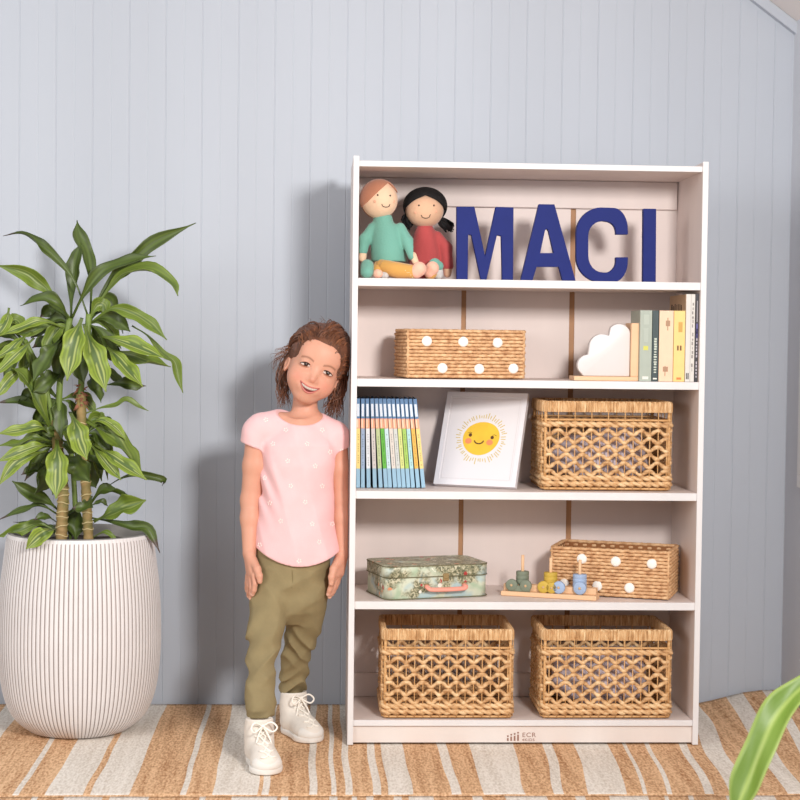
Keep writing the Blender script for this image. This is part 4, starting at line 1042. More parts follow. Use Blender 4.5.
def build_plant(cx, zr):
    t = thing('dracaena', 'tall striped leaf dracaena with two ringed canes growing in the white ribbed pot', 'plant', (cx, POT_Y, zr - .028))
    # canes with pale leaf-scar rings
    def cane(name, pts, r):
        P = smooth_path([at(u, v, y) for u, v, y in pts], 90); bm = bmnew()
        rr = [r * (1 + .05 * math.sin(i * 1.4)) for i in range(90)]
        tube(bm, P, rr, 14)
        for v in bm.verts: v.co.z = max(v.co.z, zr - .0195)
        o = obj(name, bm, [mat('green_brown_cane', (118, 112, 62), .7, var=.25, scale=30, bump=.3, rgb2=(164, 134, 88))], t, world=True)
        rnd = random.Random(len(pts) + int(pts[0][0]))
        i = 11
        while i < 74:
            c = P[i]; tl = rnd.uniform(-.3, .3)
            ring = [(c.x + (r * 1.04) * math.cos(a), c.y + (r * 1.04) * math.sin(a), c.z + tl * r * math.cos(a) + .0016 * math.sin(3 * a)) for a in [2 * PI * k / 18 for k in range(18)]]
            bm = bmnew(); tube(bm, ring, .0015, 5, closed=True); i += rnd.randint(4, 7)
            obj('leaf_scar', bm, mat('pale_scar', (206, 188, 140), .8), o, world=True)
    Yc = POT_Y - .02
    cane('cane', [(61, 549, Yc - .02), (62, 520, Yc - .02), (63, 490, Yc - .015), (58, 450, Yc), (57, 420, Yc)], .0150)
    cane('cane', [(89, 547, Yc), (87, 510, Yc), (85, 470, Yc), (82, 430, Yc), (81, 394, Yc)], .0130)
    # thinner green shoots carrying the upper crowns
    def shoot(pts, r):
        bm = bmnew(); tube(bm, smooth_path([at(u, v, y) for u, v, y in pts], 24), [r] * 24, 10)
        obj('shoot', bm, mat('green_shoot', (112, 132, 62), .5, var=.15, scale=20), t, world=True)
    shoot([(81, 398, Yc), (82, 370, Yc), (87, 340, Yc), (89, 314, Yc)], .0085)
    shoot([(58, 440, Yc), (59, 400, Yc), (62, 360, Yc), (70, 318, Yc)], .0085); shoot([(55, 440, Yc), (50, 405, Yc), (42, 375, Yc), (25, 340, Yc)], .006)
    shoot([(76, 520, Yc + .03), (73, 470, Yc + .03), (68, 430, Yc + .02)], .007)
    bm = bmnew(); rnd = random.Random(6)
    for k in range(44):
        a = rnd.uniform(0, 2 * PI); v = rnd.uniform(386, 408); p = at(81, v, Yc)
        d = Vector((math.cos(a), math.sin(a), rnd.uniform(-1.2, .6))); q = p + d * rnd.uniform(.014, .026)
        tube(bm, [p, p.lerp(q, .6) + Vector((0, 0, .003)), q], [.005, .005, .001], 5, flat=(1, .35))
    tag(obj('dry_husk', bm, mat('dry_brown_husk', (150, 98, 74), .9, var=.3, scale=60), t, world=True), kind='stuff')
    m_leaf = mat('striped_leaf', (120, 150, 60), .46, attr='Col', spec=.5)
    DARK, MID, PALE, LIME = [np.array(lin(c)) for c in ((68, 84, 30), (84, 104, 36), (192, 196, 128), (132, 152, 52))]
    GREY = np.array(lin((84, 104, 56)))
    def leaf(pts, wpx, kind, y0=0, y1=0, seed=0, fold=.35, tipdry=False):
        rnd = random.Random(seed); n = 22; m = 14
        P3 = []
        L = len(pts)
        for i, (u, v) in enumerate(pts):
            s = i / (L - 1); y = POT_Y - .02 + y0 * min(1, s * 3) + (y1 - y0) * s
            P3.append(at(u, v, y))
        S = smooth_path(P3, n); view = Vector(CAM_POS)
        W = wpx * pxm(POT_Y) * (.44 if kind == 'front' else .48)
        tw = rnd.uniform(-.6, .6) if kind == 'front' else rnd.choice((-1, 1)) * rnd.uniform(.4, 1.5); kink = rnd.uniform(.45, .75); kd = rnd.choice((-1, 1)) * rnd.uniform(.1, .45); wa = rnd.uniform(0, 6)
        V = []; C = []
        for i, p in enumerate(S):
            s = i / (n - 1)
            tg = (S[min(i + 1, n - 1)] - S[max(i - 1, 0)]).normalized()
            f = (view - p).normalized() + Vector((0, 0, .55)); f = (f - tg * f.dot(tg)).normalized()
            ang = tw * (s - .3) + .3 * math.sin(s * 4 + wa) * (kind != 'front') + kd * sstep(kink - .06, kink + .06, s) * (kind != 'front')
            f = Matrix.Rotation(ang, 3, tg) @ f
            sd = tg.cross(f)
            wd = W * (.17 + .83 * sstep(.14, .50, s)) * (1 - sstep(.70, 1.0, s) ** 1.5 * .95) * (1 + .07 * math.sin(s * 19 + wa))
            for j in range(m + 1):
                a = (j / m - .5) * 2
                curl = fold * (abs(a) ** 1.5) * wd * (1 + .5 * math.sin(s * 7 + wa))
                wave = .20 * wd * math.sin(s * 17 + wa + (2 if a > 0 else 0)) * abs(a) ** 2
                V.append(p + sd * (a * wd * .98) + f * (curl + wave - .2 * wd * (1 - abs(a)) * 0))
                b = abs(a + .08 * math.sin(s * 3 + wa))
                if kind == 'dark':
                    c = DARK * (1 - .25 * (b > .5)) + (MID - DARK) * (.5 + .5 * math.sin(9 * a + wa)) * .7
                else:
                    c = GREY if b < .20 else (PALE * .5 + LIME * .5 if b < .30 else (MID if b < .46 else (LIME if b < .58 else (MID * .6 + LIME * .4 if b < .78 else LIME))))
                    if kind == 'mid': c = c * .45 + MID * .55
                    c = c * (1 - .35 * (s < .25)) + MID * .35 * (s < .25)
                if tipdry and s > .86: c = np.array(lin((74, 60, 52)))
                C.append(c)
        for v in V:
            q = math.hypot(v.x - cx, v.y - POT_Y)
            if q < .195 and kind != 'front': v.z = max(v.z, zr - .0175 + (.0225 * sstep(.150, .166, q)))
        F = [(i * (m + 1) + j, i * (m + 1) + j + 1, (i + 1) * (m + 1) + j + 1, (i + 1) * (m + 1) + j) for i in range(n - 1) for j in range(m)]
        me = bpy.data.meshes.new('leaf'); me.from_pydata([tuple(v) for v in V], [], F)
        at_ = me.color_attributes.new('Col', 'FLOAT_COLOR', 'POINT')
        cc = np.ones((len(V), 4), np.float32); cc[:, :3] = np.array(C); at_.data.foreach_set('color', cc.ravel())
        o = obj('leaf', me, m_leaf, t, world=True, smooth=180)
        sol = o.modifiers.new('thickness', 'SOLIDIFY'); sol.thickness = .0011; sol.offset = 0
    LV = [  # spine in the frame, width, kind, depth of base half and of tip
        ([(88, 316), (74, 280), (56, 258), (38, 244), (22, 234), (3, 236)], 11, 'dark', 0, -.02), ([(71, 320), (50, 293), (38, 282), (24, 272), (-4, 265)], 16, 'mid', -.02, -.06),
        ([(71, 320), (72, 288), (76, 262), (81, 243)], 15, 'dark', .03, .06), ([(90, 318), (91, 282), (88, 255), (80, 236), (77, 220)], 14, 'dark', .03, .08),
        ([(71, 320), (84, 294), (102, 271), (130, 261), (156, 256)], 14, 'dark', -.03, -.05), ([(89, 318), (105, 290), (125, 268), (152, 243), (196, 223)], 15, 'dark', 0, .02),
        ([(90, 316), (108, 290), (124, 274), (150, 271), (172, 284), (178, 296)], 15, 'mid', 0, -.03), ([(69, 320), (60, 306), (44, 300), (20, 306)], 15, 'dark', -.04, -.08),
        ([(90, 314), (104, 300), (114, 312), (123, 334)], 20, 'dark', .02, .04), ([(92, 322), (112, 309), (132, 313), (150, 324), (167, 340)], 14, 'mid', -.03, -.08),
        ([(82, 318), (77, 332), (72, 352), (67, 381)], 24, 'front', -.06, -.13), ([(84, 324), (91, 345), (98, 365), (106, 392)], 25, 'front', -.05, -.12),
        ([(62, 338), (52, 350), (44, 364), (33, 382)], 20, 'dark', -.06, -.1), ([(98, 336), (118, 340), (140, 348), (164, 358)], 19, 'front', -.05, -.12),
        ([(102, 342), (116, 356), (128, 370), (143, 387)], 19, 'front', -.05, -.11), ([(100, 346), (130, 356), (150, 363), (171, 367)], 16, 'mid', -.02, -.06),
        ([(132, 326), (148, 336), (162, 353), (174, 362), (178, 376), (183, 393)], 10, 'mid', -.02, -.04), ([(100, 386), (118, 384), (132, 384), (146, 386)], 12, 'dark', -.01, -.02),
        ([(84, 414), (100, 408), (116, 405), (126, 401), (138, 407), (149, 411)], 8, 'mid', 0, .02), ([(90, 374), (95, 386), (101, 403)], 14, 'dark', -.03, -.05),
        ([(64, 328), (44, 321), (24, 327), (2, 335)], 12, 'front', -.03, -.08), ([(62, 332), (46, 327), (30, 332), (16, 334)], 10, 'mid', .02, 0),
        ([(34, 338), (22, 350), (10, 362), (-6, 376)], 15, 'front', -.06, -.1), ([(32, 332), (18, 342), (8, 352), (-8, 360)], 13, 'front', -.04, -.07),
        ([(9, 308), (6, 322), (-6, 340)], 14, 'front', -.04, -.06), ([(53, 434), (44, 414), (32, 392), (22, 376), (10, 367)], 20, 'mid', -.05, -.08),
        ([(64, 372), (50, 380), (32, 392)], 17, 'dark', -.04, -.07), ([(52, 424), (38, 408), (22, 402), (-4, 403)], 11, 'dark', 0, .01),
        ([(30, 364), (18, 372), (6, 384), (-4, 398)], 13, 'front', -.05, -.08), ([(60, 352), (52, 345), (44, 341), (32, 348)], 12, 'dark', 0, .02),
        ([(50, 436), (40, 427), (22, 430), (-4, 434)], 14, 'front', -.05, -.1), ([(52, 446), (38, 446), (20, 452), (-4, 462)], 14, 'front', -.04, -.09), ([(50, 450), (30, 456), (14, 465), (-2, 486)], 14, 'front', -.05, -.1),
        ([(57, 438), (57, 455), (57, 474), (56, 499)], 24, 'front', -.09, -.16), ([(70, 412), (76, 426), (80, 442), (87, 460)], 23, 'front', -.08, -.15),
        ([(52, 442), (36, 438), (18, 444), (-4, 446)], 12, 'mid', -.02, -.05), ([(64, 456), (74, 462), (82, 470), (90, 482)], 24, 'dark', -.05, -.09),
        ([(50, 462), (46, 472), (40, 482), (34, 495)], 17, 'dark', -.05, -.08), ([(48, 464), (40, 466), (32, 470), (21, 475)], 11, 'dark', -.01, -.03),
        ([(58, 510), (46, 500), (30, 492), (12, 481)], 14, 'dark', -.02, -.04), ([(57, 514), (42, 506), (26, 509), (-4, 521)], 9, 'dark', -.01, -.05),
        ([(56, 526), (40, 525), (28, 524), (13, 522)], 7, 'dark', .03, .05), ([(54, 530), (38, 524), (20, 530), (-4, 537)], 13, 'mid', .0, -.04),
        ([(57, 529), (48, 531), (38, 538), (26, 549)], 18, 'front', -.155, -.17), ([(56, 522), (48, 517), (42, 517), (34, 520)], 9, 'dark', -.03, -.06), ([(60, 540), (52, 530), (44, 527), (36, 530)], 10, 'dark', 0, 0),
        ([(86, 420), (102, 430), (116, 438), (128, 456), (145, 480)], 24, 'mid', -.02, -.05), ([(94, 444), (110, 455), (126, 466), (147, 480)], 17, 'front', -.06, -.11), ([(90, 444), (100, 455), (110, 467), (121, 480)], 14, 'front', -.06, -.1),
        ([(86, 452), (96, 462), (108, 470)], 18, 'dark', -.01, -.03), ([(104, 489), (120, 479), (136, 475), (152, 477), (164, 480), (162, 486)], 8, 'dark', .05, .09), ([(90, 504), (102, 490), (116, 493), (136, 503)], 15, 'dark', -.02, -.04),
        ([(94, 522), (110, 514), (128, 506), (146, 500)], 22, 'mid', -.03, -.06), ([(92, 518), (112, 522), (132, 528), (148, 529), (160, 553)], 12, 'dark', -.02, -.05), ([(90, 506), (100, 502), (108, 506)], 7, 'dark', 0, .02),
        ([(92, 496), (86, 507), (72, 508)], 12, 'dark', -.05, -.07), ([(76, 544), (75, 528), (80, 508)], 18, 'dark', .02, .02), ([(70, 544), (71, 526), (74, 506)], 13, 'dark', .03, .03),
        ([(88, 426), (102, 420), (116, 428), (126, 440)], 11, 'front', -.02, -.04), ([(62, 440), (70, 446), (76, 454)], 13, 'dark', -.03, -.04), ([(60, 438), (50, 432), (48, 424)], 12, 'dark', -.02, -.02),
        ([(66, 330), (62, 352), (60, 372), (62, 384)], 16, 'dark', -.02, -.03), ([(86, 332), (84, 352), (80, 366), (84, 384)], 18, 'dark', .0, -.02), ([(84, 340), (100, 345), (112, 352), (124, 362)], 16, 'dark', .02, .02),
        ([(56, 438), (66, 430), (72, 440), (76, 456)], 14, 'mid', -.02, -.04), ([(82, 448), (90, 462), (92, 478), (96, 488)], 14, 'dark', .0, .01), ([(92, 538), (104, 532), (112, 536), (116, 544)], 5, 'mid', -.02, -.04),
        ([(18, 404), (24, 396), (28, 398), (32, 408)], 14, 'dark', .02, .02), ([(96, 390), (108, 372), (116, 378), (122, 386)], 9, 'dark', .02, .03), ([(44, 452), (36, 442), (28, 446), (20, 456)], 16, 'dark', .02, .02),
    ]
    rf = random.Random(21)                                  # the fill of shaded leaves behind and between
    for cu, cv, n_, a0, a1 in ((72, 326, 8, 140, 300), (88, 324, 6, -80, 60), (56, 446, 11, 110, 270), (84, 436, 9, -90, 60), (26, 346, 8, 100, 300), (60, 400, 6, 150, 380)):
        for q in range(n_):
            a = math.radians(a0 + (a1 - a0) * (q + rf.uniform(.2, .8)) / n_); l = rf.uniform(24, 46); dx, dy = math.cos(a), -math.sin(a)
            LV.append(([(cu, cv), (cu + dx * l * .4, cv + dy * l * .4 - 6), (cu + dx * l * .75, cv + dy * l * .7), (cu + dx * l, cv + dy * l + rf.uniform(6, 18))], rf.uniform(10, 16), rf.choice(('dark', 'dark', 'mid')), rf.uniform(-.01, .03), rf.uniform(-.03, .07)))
    for i, (pts, wd, kind, y0, y1) in enumerate(LV):
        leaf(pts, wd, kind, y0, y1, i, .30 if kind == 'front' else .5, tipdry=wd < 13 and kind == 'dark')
cxz = build_pot(); build_plant(*cxz)

# ------------------------------------------------------------------ nearer plant whose leaf reaches into the frame
def build_near_plant():
    Y = -1.05
    b = at(905, 700, Y); base = Vector((b.x, Y, 0))
    t = thing('leafy_plant', 'bright green leaf of a nearer plant reaching in at the right edge above the rug', 'plant', (base.x, base.y, -.012))
    bm = bmnew(); lathe(bm, [(.0, .0), (.075, .0), (.095, .16), (.1, .165), (.09, .165), (.085, .15), (.0, .15)], 32)
    obj('pot', bm, mat('terracotta', (190, 120, 90), .8, var=.08), t)
    crown = base + Vector((0, 0, .20)); r0 = crown + Vector((-.04, 0, .14))
    bm = bmnew(); tube(bm, smooth_path([base + Vector((0, 0, .12)), crown, at(838, 655, Y), at(812, 680, Y)], 20), [.008 - .0002 * i for i in range(20)], 8); obj('stem', bm, mat('pale_stem', (198, 214, 150), .5), t, world=True)
    pts = [at(u, v, y) for u, v, y in ((822, 672, Y), (796, 693, Y - .01), (776, 716, Y - .03), (760, 752, Y - .05), (745, 788, Y - .06), (733, 818, Y - .07))]
    S = smooth_path(pts, 26); V = []; C = []; m = 8
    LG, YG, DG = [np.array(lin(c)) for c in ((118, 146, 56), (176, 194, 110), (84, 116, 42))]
    for i, p in enumerate(S):
        s = i / 25; tg = (S[min(i + 1, 25)] - S[max(i - 1, 0)]).normalized()
        f = (Vector(CAM_POS) - p).normalized() + Vector((-.3, 0, .35)); f = (f - tg * f.dot(tg)).normalized(); sd = tg.cross(f)
        wd = .031 * (.55 + .45 * sstep(.0, .4, s)) * (1 - .85 * sstep(.75, 1.05, s))
        for j in range(m + 1):
            a = (j / m - .5) * 2; V.append(p + sd * a * wd + f * (.45 * abs(a) ** 1.4 * wd + .1 * wd * math.sin(15 * s + a * 3)))
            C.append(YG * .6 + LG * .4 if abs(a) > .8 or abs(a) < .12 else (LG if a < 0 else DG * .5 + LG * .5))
    F = [(i * (m + 1) + j, i * (m + 1) + j + 1, (i + 1) * (m + 1) + j + 1, (i + 1) * (m + 1) + j) for i in range(25) for j in range(m)]
    me = bpy.data.meshes.new('leaf'); me.from_pydata([tuple(v) for v in V], [], F)
    at_ = me.color_attributes.new('Col', 'FLOAT_COLOR', 'POINT'); cc = np.ones((len(V), 4), np.float32); cc[:, :3] = np.array(C); at_.data.foreach_set('color', cc.ravel())
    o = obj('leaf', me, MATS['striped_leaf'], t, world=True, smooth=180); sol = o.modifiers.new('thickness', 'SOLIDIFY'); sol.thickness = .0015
build_near_plant()
# ------------------------------------------------------------------ the girl
def build_girl():
    foot = atz(285, 750, 0)
    t = thing('person', 'smiling girl in pink T-shirt, olive trousers and white high-tops leaning against the bookcase', 'person', (foot.x, foot.y, 0))
    SKIN = np.array(lin((210, 154, 130))); BLUSH = np.array(lin((210, 128, 108))); LIP = np.array(lin((196, 104, 98))); BROW = np.array(lin((120, 78, 54))); NAIL = np.array(lin((236, 186, 166)))
    A = at
    # ---- head frame
    HY = .075; Hc = A(316.3, 364.3, HY); tl = math.radians(22)
    RH = Matrix(((math.cos(tl), 0, math.sin(tl)), (0, 1, 0), (-math.sin(tl), 0, math.cos(tl)))) @ Matrix.Rotation(math.radians(4), 3, 'Z')
    def h(x, y, z): return Hc + RH @ Vector((x, y, z))
    def inv(P):                                            # world -> head frame, for arrays
        d = P - np.array(Hc); return d @ np.array(RH)
    lo = (-.395, -.20, .04); hi = (.012, .20, 1.16)
    F = Field(lo, hi, .0026, fine=())
    # skull, face, cheeks, chin
    F.ell(h(0, .020, .026), (.0705, .086, .076), RH, k=.01)
    F.ell(h(0, -.012, -.030), (.0640, .062, .070), RH, k=.02)
    F.ell(h(0, -.042, -.083), (.029, .026, .022), RH, k=.022)
    for s in (-1, 1):
        F.ell(h(s * .034, -.040, -.047), (.025, .026, .026), RH, k=.018)
        F.ell(h(s * .030, -.0705, -.011), (.0165, .012, .0105), RH, k=.010, mode='s')      # eye sockets
        F.ell(h(s * .030, -.0555, -.011), (.0150, .0125, .0110), RH, k=.004)
        F.ell(h(s * .0695, .012, -.028), (.0075, .013, .021), RH, k=.006)                   # ears
        F.ell(h(s * .0735, .006, -.027), (.004, .007, .012), RH, k=.004, mode='s')
    F.ell(h(0, -.047, .028), (.048, .022, .034), RH, k=.03)
    F.cap(h(0, -.066, -.012), h(0, -.0775, -.038), .0055, .0085, k=.010)
    for s in (-1, 1): F.ell(h(s * .0098, -.069, -.0415), (.0078, .008, .0060), RH, k=.006)
    F.ell(h(0, -.064, -.064), (.026, .013, .014), RH, k=.014)                               # muzzle
    # neck and trunk
    nb = A(303, 432, .088); F.cap(h(0.002, .024, -.070), nb, .032, .034, k=.014)
    TY = .075
    def row(u, v, rx, ry, y=TY): p = A(u, v, y); return (p.x, p.y, p.z, rx, ry)
    F.loft([row(291, 600, .070, .056), row(292, 575, .082, .064), row(294, 540, .080, .060), row(296, 500, .080, .062), row(297, 465, .088, .064), row(298, 440, .080, .056), row(299, 425, .048, .046), row(300, 418, .036, .038)], k=.02)
    # arms
    sl, el, wl = A(258.5, 431, .080), A(251, 500, .085), A(249.5, 552, .050)
    sr, er, wr = A(336, 438, .086), A(341.0, 498, .088), A(342.0, 552, .060)
    F.cap(A(280, 425, .08), sl, .032, .031, k=.03); F.cap(A(318, 428, .084), sr, .034, .032, k=.03)
    F.chain([sl, sl.lerp(el, .5), el, el.lerp(wl, .35), wl], [.0320, .0305, .0265, .0255, .0180], k=.012)
    F.chain([sr, sr.lerp(er, .5), er, er.lerp(wr, .35), wr], [.0300, .0270, .0225, .0225, .0165], k=.012)
    # legs (under the trousers)
    for pts in (((272, 596, .05), (267, 625, .0), (262, 660, -.065), (260, 712, -.133)), ((307, 600, .085), (303, 630, .10), (296, 660, .12), (292.5, 692, .153))):
        q = [A(*p) for p in pts]; F.chain(q, [.036, .028, .022, .018], k=.02)
    # hands
    nails = []
    def hand(w, palm_end, k_dir, fingers, thumb, rp):
        """w wrist, palm_end knuckle centre, k_dir across the knuckles; fingers = list of joint lists"""
        w = Vector(w); pe = Vector(palm_end); kd = Vector(k_dir).normalized()
        for o in (-.75, -.25, .25, .75):
            F.cap(w + kd * (o * .012), pe + kd * (o * rp), .0120, .0095, k=.008)
        for pts, r in fingers:
            P = [Vector(p) for p in pts]
            F.chain(P, [r * 1.12, r * 1.02, r * .95, r * .82][:len(P)], k=.003); nails.append(P[-1])
        P = [Vector(p) for p in thumb]; F.chain(P, [.0125, .0100, .0086, .0070][:len(P)], k=.005); nails.append(P[-1])
    # left of the picture: back of the hand turned out, fingers hanging towards the thigh, thumb forward
    hy = .030
    w = A(249.5, 555, .046); pe = A(251.5, 574, hy)
    hand(w, pe, (.35, -.94, 0), [
        ([A(254.0, 575, hy - .022), A(255.2, 584, hy - .028), A(254.2, 590, hy - .026), A(252.6, 594.5, hy - .020)], .0070),
        ([A(251.6, 577, hy - .008), A(252.0, 587, hy - .014), A(251.4, 593.5, hy - .012), A(250.4, 598, hy - .006)], .0072),
        ([A(249.4, 577, hy + .008), A(249.2, 586, hy + .002), A(248.8, 592, hy + .004), A(248.4, 596, hy + .010)], .0068),
        ([A(247.6, 575, hy + .022), A(247.0, 583, hy + .018), A(246.8, 588, hy + .020), A(246.8, 591, hy + .024)], .0060)],
        [A(253.0, 561, .030), A(257.2, 569, .004), A(259.4, 576, -.008), A(259.8, 581.5, -.010)], .021)
    w = A(341.8, 555, .056); pe = A(337.5, 574, .030)
    hand(w, pe, (.55, .83, 0), [
        ([A(335.0, 575, .018), A(331.6, 584, .010), A(329.6, 590, .012), A(328.0, 594.5, .016)], .0066),
        ([A(336.8, 577, .028), A(333.6, 587, .020), A(331.2, 593, .022), A(329.6, 597, .026)], .0068),
        ([A(338.8, 577, .040), A(335.8, 586, .034), A(333.4, 591.5, .036), A(331.8, 595, .040)], .0064),
        ([A(340.4, 575, .050), A(337.8, 583, .046), A(336.0, 587.5, .048), A(334.6, 590, .052)], .0056)],
        [A(338.4, 561, .036), A(333.6, 569, .014), A(331.6, 577, .004), A(331.2, 583.5, .002)], .020)
    Hcn = np.array(Hc)
    def colour(V):
        C = np.tile(SKIN, (len(V), 1)); q = inv(V); x, y, z = q.T
        def mixin(w_, c): 
            w2 = np.clip(w_, 0, 1)[:, None]; C[:] = C * (1 - w2) + c * w2
        front = (y < -.02) & (np.abs(x) < .08) & (np.abs(z) < .12)
        for s in (-1, 1): mixin(.55 * np.exp(-(((x - s * .038) / .016) ** 2 + ((z + .045) / .015) ** 2)) * front, BLUSH)
        mixin(.35 * np.exp(-((x / .012) ** 2 + ((z + .04) / .010) ** 2)) * front, BLUSH)
        # brows: slim arcs
        for s in (-1, 1):
            bx_ = s * x; arc_ = .0050 + .0045 * np.sin(np.clip((bx_ - .014) / .034, 0, 1) * PI)
            mixin(.80 * (np.exp(-((z - arc_) / .0024) ** 2)) * ((bx_ > .013) & (bx_ < .047)) * front, BROW)
        for p in nails:
            d = np.linalg.norm(V - np.array(p), axis=1); mixin(.8 * (d < .0065), NAIL)
        return C
    F.cut(lambda X, Y, Z: X + .0022 + 0 * Y + 0 * Z, .002)
    me = F.mesh('body', colour, relax=1)
    obj('body', me, mat('skin', (226, 166, 138), .5, attr='Col', spec=.35, sss=.12), t, world=True)
    # ---- eyes, lashes, mouth
    def tri(p):
        o = []
        for a, c in zip((F.xs, F.ys, F.zs), p):
            k = int(np.clip(np.searchsorted(a, c), 1, len(a) - 1)); o.append((k - 1, (c - a[k - 1]) / (a[k] - a[k - 1])))
        (i, tx), (j, ty), (k, tz) = o; q = F.f[i:i + 2, j:j + 2, k:k + 2]
        q = q[0] * (1 - tx) + q[1] * tx; q = q[0] * (1 - ty) + q[1] * ty; return q[0] * (1 - tz) + q[1] * tz
    def yfront(x, z, off=0):
        """front of the head at head-frame x, z"""
        y0 = -.11; f0 = 1
        for y in np.arange(-.11, .02, .002):
            f1 = tri(h(x, y, z))
            if f1 < 0: return y0 + (y - y0) * f0 / (f0 - f1) - off
            y0, f0 = y, f1
        return -.05 - off
    for s in (-1, 1):
        ex, ez = s * .0302, -.0105; ey = yfront(ex, ez)
        bm = bmnew(); ball(bm, h(ex, ey + .0028, ez), (.0136, .0048, .0050), RH, seg=20); e = obj('eye', bm, mat('eye_white', (204, 186, 176), .3), t, world=True)
        bm = bmnew(); ball(bm, h(ex + .0004, ey - .0002, ez + .0006), (.0068, .0022, .0053), RH, seg=18); obj('iris', bm, mat('brown_iris', (66, 38, 24), .2), e, world=True)
        bm = bmnew(); ball(bm, h(ex + .0004, ey - .0015, ez + .0006), (.0029, .0012, .0029), RH, seg=12); obj('pupil', bm, mat('pupil_black', (12, 9, 8), .15), e, world=True)
        def lid(up, k): return [h(ex + .0145 * c, ey - .0016 + .0046 * c * c, ez + up * (1 - c * c) ** .8 + (.0006 - .0012 * s * c)) for c in np.linspace(-1, 1, 11)]
        bm = bmnew(); tube(bm, lid(.0049, 1), [.0009, .0014, .0018, .0020, .0021, .0021, .0021, .0020, .0018, .0014, .0009], 6); obj('upper_lashes', bm, mat('lash_brown', (58, 36, 27), .7), t, world=True)
        bm = bmnew(); tube(bm, lid(-.0047, -1), .0009, 5); obj('lower_lid', bm, mat('lid_brown', (158, 98, 78), .7), t, world=True)
    # open smile: conforming crescent, row of teeth and two lips
    MW = .0265
    zu = lambda x: -.0600 + .0068 * (x / MW) ** 2
    zl = lambda x: -.0730 + .0198 * (x / MW) ** 2
    def patch(name, f0, f1, w, off, m, par, n=22, k=5):
        bm = bmnew(); g = []
        for i in range(n + 1):
            x = -w + 2 * w * i / n; row_ = []
            for j in range(k + 1):
                z = f0(x) + (f1(x) - f0(x)) * j / k; row_.append(bm.verts.new(h(x, yfront(x, z, off), z)))
            g.append(row_)
        for a, b in zip(g, g[1:]):
            for j in range(k): bm.faces.new((a[j], a[j + 1], b[j + 1], b[j])).smooth = True
        r_ = bmesh.ops.extrude_face_region(bm, geom=bm.faces[:]); bmesh.ops.translate(bm, vec=RH @ Vector((0, .003, 0)), verts=[v for v in r_['geom'] if isinstance(v, bmesh.types.BMVert)])
        bmesh.ops.recalc_face_normals(bm, faces=bm.faces[:]); return obj(name, bm, m, par, world=True)
    mouth = patch('mouth', zl, zu, MW * .985, .0006, mat('mouth_red', (112, 44, 42), .5), t)
    patch('teeth', lambda x: max(zl(x) + .0016, zu(x) - .0060 * (1 - (x / .026) ** 4)), lambda x: zu(x) - .0006, .0212, .0014, mat('tooth_ivory', (192, 176, 164), .35), mouth)
    bm = bmnew()
    for k in range(-3, 4):
        x = k * .0062 + .0002; tube(bm, [h(x, yfront(x, zu(x) - .001, .0015), zu(x) - .001), h(x, yfront(x, zu(x) - .0055, .0015), zu(x) - .0055 + 3 * x * x)], .00028, 4)
    obj('tooth_gaps', bm, mat('tooth_gap', (170, 140, 128), .6), mouth, world=True)
    xs_ = np.linspace(-MW, MW, 21); lipm = mat('lip_rose', (192, 108, 98), .4)
    bm = bmnew(); tube(bm, [h(x, yfront(x, zu(x) + .0008, .0004), zu(x) + .0010) for x in xs_], [.0009 + .0013 * (1 - abs(x / MW) ** 2) for x in xs_], 7); obj('lip', bm, lipm, mouth, world=True)
    bm = bmnew(); tube(bm, [h(x, yfront(x, zl(x) - .0012, .0002), zl(x) - .0010) for x in xs_], [.0009 + .0019 * (1 - abs(x / MW) ** 2) for x in xs_], 7); obj('lip', bm, lipm, mouth, world=True)
    # ---- hair: close cap with a parting and many loose strands
    HAIR = mat('brown_hair', (104, 64, 44), .42, var=.4, scale=70, stretch=(1, 1, .25), spec=.5)
    G = Field(tuple(Hc[i] - .14 for i in range(3)), tuple(Hc[i] + .14 for i in range(3)), .003)
    G.ell(h(0, .019, .026), (.0775, .093, .084), RH, k=.006)
    G.ell(h(.034, .01, .052), (.048, .06, .048), RH, k=.02); G.ell(h(.0, .05, -.02), (.066, .06, .07), RH, k=.02)
    def cutf(X, Y, Z):
        d = [X - Hc[0], Y - Hc[1], Z - Hc[2]]
        x, y, z = [d[0] * RH[0][i] + d[1] * RH[1][i] + d[2] * RH[2][i] for i in range(3)]
        # hairline: high on the forehead, dropping in front of the ears, swept to the wearer's left
        line = .046 - 12.0 * (x + .010) ** 2 - .75 * np.maximum(0, x - .015)  - np.where(np.abs(x) > .052, .05, 0)
        face = np.minimum(line - z, -.004 - y + .3 * (np.abs(x) < .060) * 0.02)      # >0 where skin shows
        low = -.060 - z
        return np.maximum(face, low)
    def strands_noise(X, Y, Z):
        d = [X - Hc[0], Y - Hc[1], Z - Hc[2]]
        x, y, z = [d[0] * RH[0][i] + d[1] * RH[1][i] + d[2] * RH[2][i] for i in range(3)]
        a = np.arctan2(x + .015, z - .0 + .02)
        return np.clip((y + .05) / .04, 0, 1) * (.0016 * np.sin(a * 34 + 6 * np.sin(y * 40)) + .0012 * np.sin(a * 61 + y * 50))
    G.warp(strands_noise); G.cut(cutf, .007); G.cut(lambda X, Y, Z: X + .0024 + 0 * Y + 0 * Z, .001)
    cap = obj('hair', G.mesh('hair', relax=1), HAIR, t, world=True)
    rnd = random.Random(11); bm_dark, bm_light = bmnew(), bmnew()
    def strand(P, r, n=12, curl=.0, ph=0):
        S = smooth_path(P, n); out = []
        for i, p in enumerate(S):
            s = i / (n - 1); out.append(p + Vector((math.sin(s * 11 + ph), .6 * math.cos(s * 9 + ph), .4 * math.cos(s * 13 + ph))) * curl * s)
        tube(bm_light if rnd.random() < .25 else bm_dark, out, [r * (1 - .75 * (i / (n - 1)) ** 2) * min(1, .25 + .3 * i) for i in range(n)], 5)
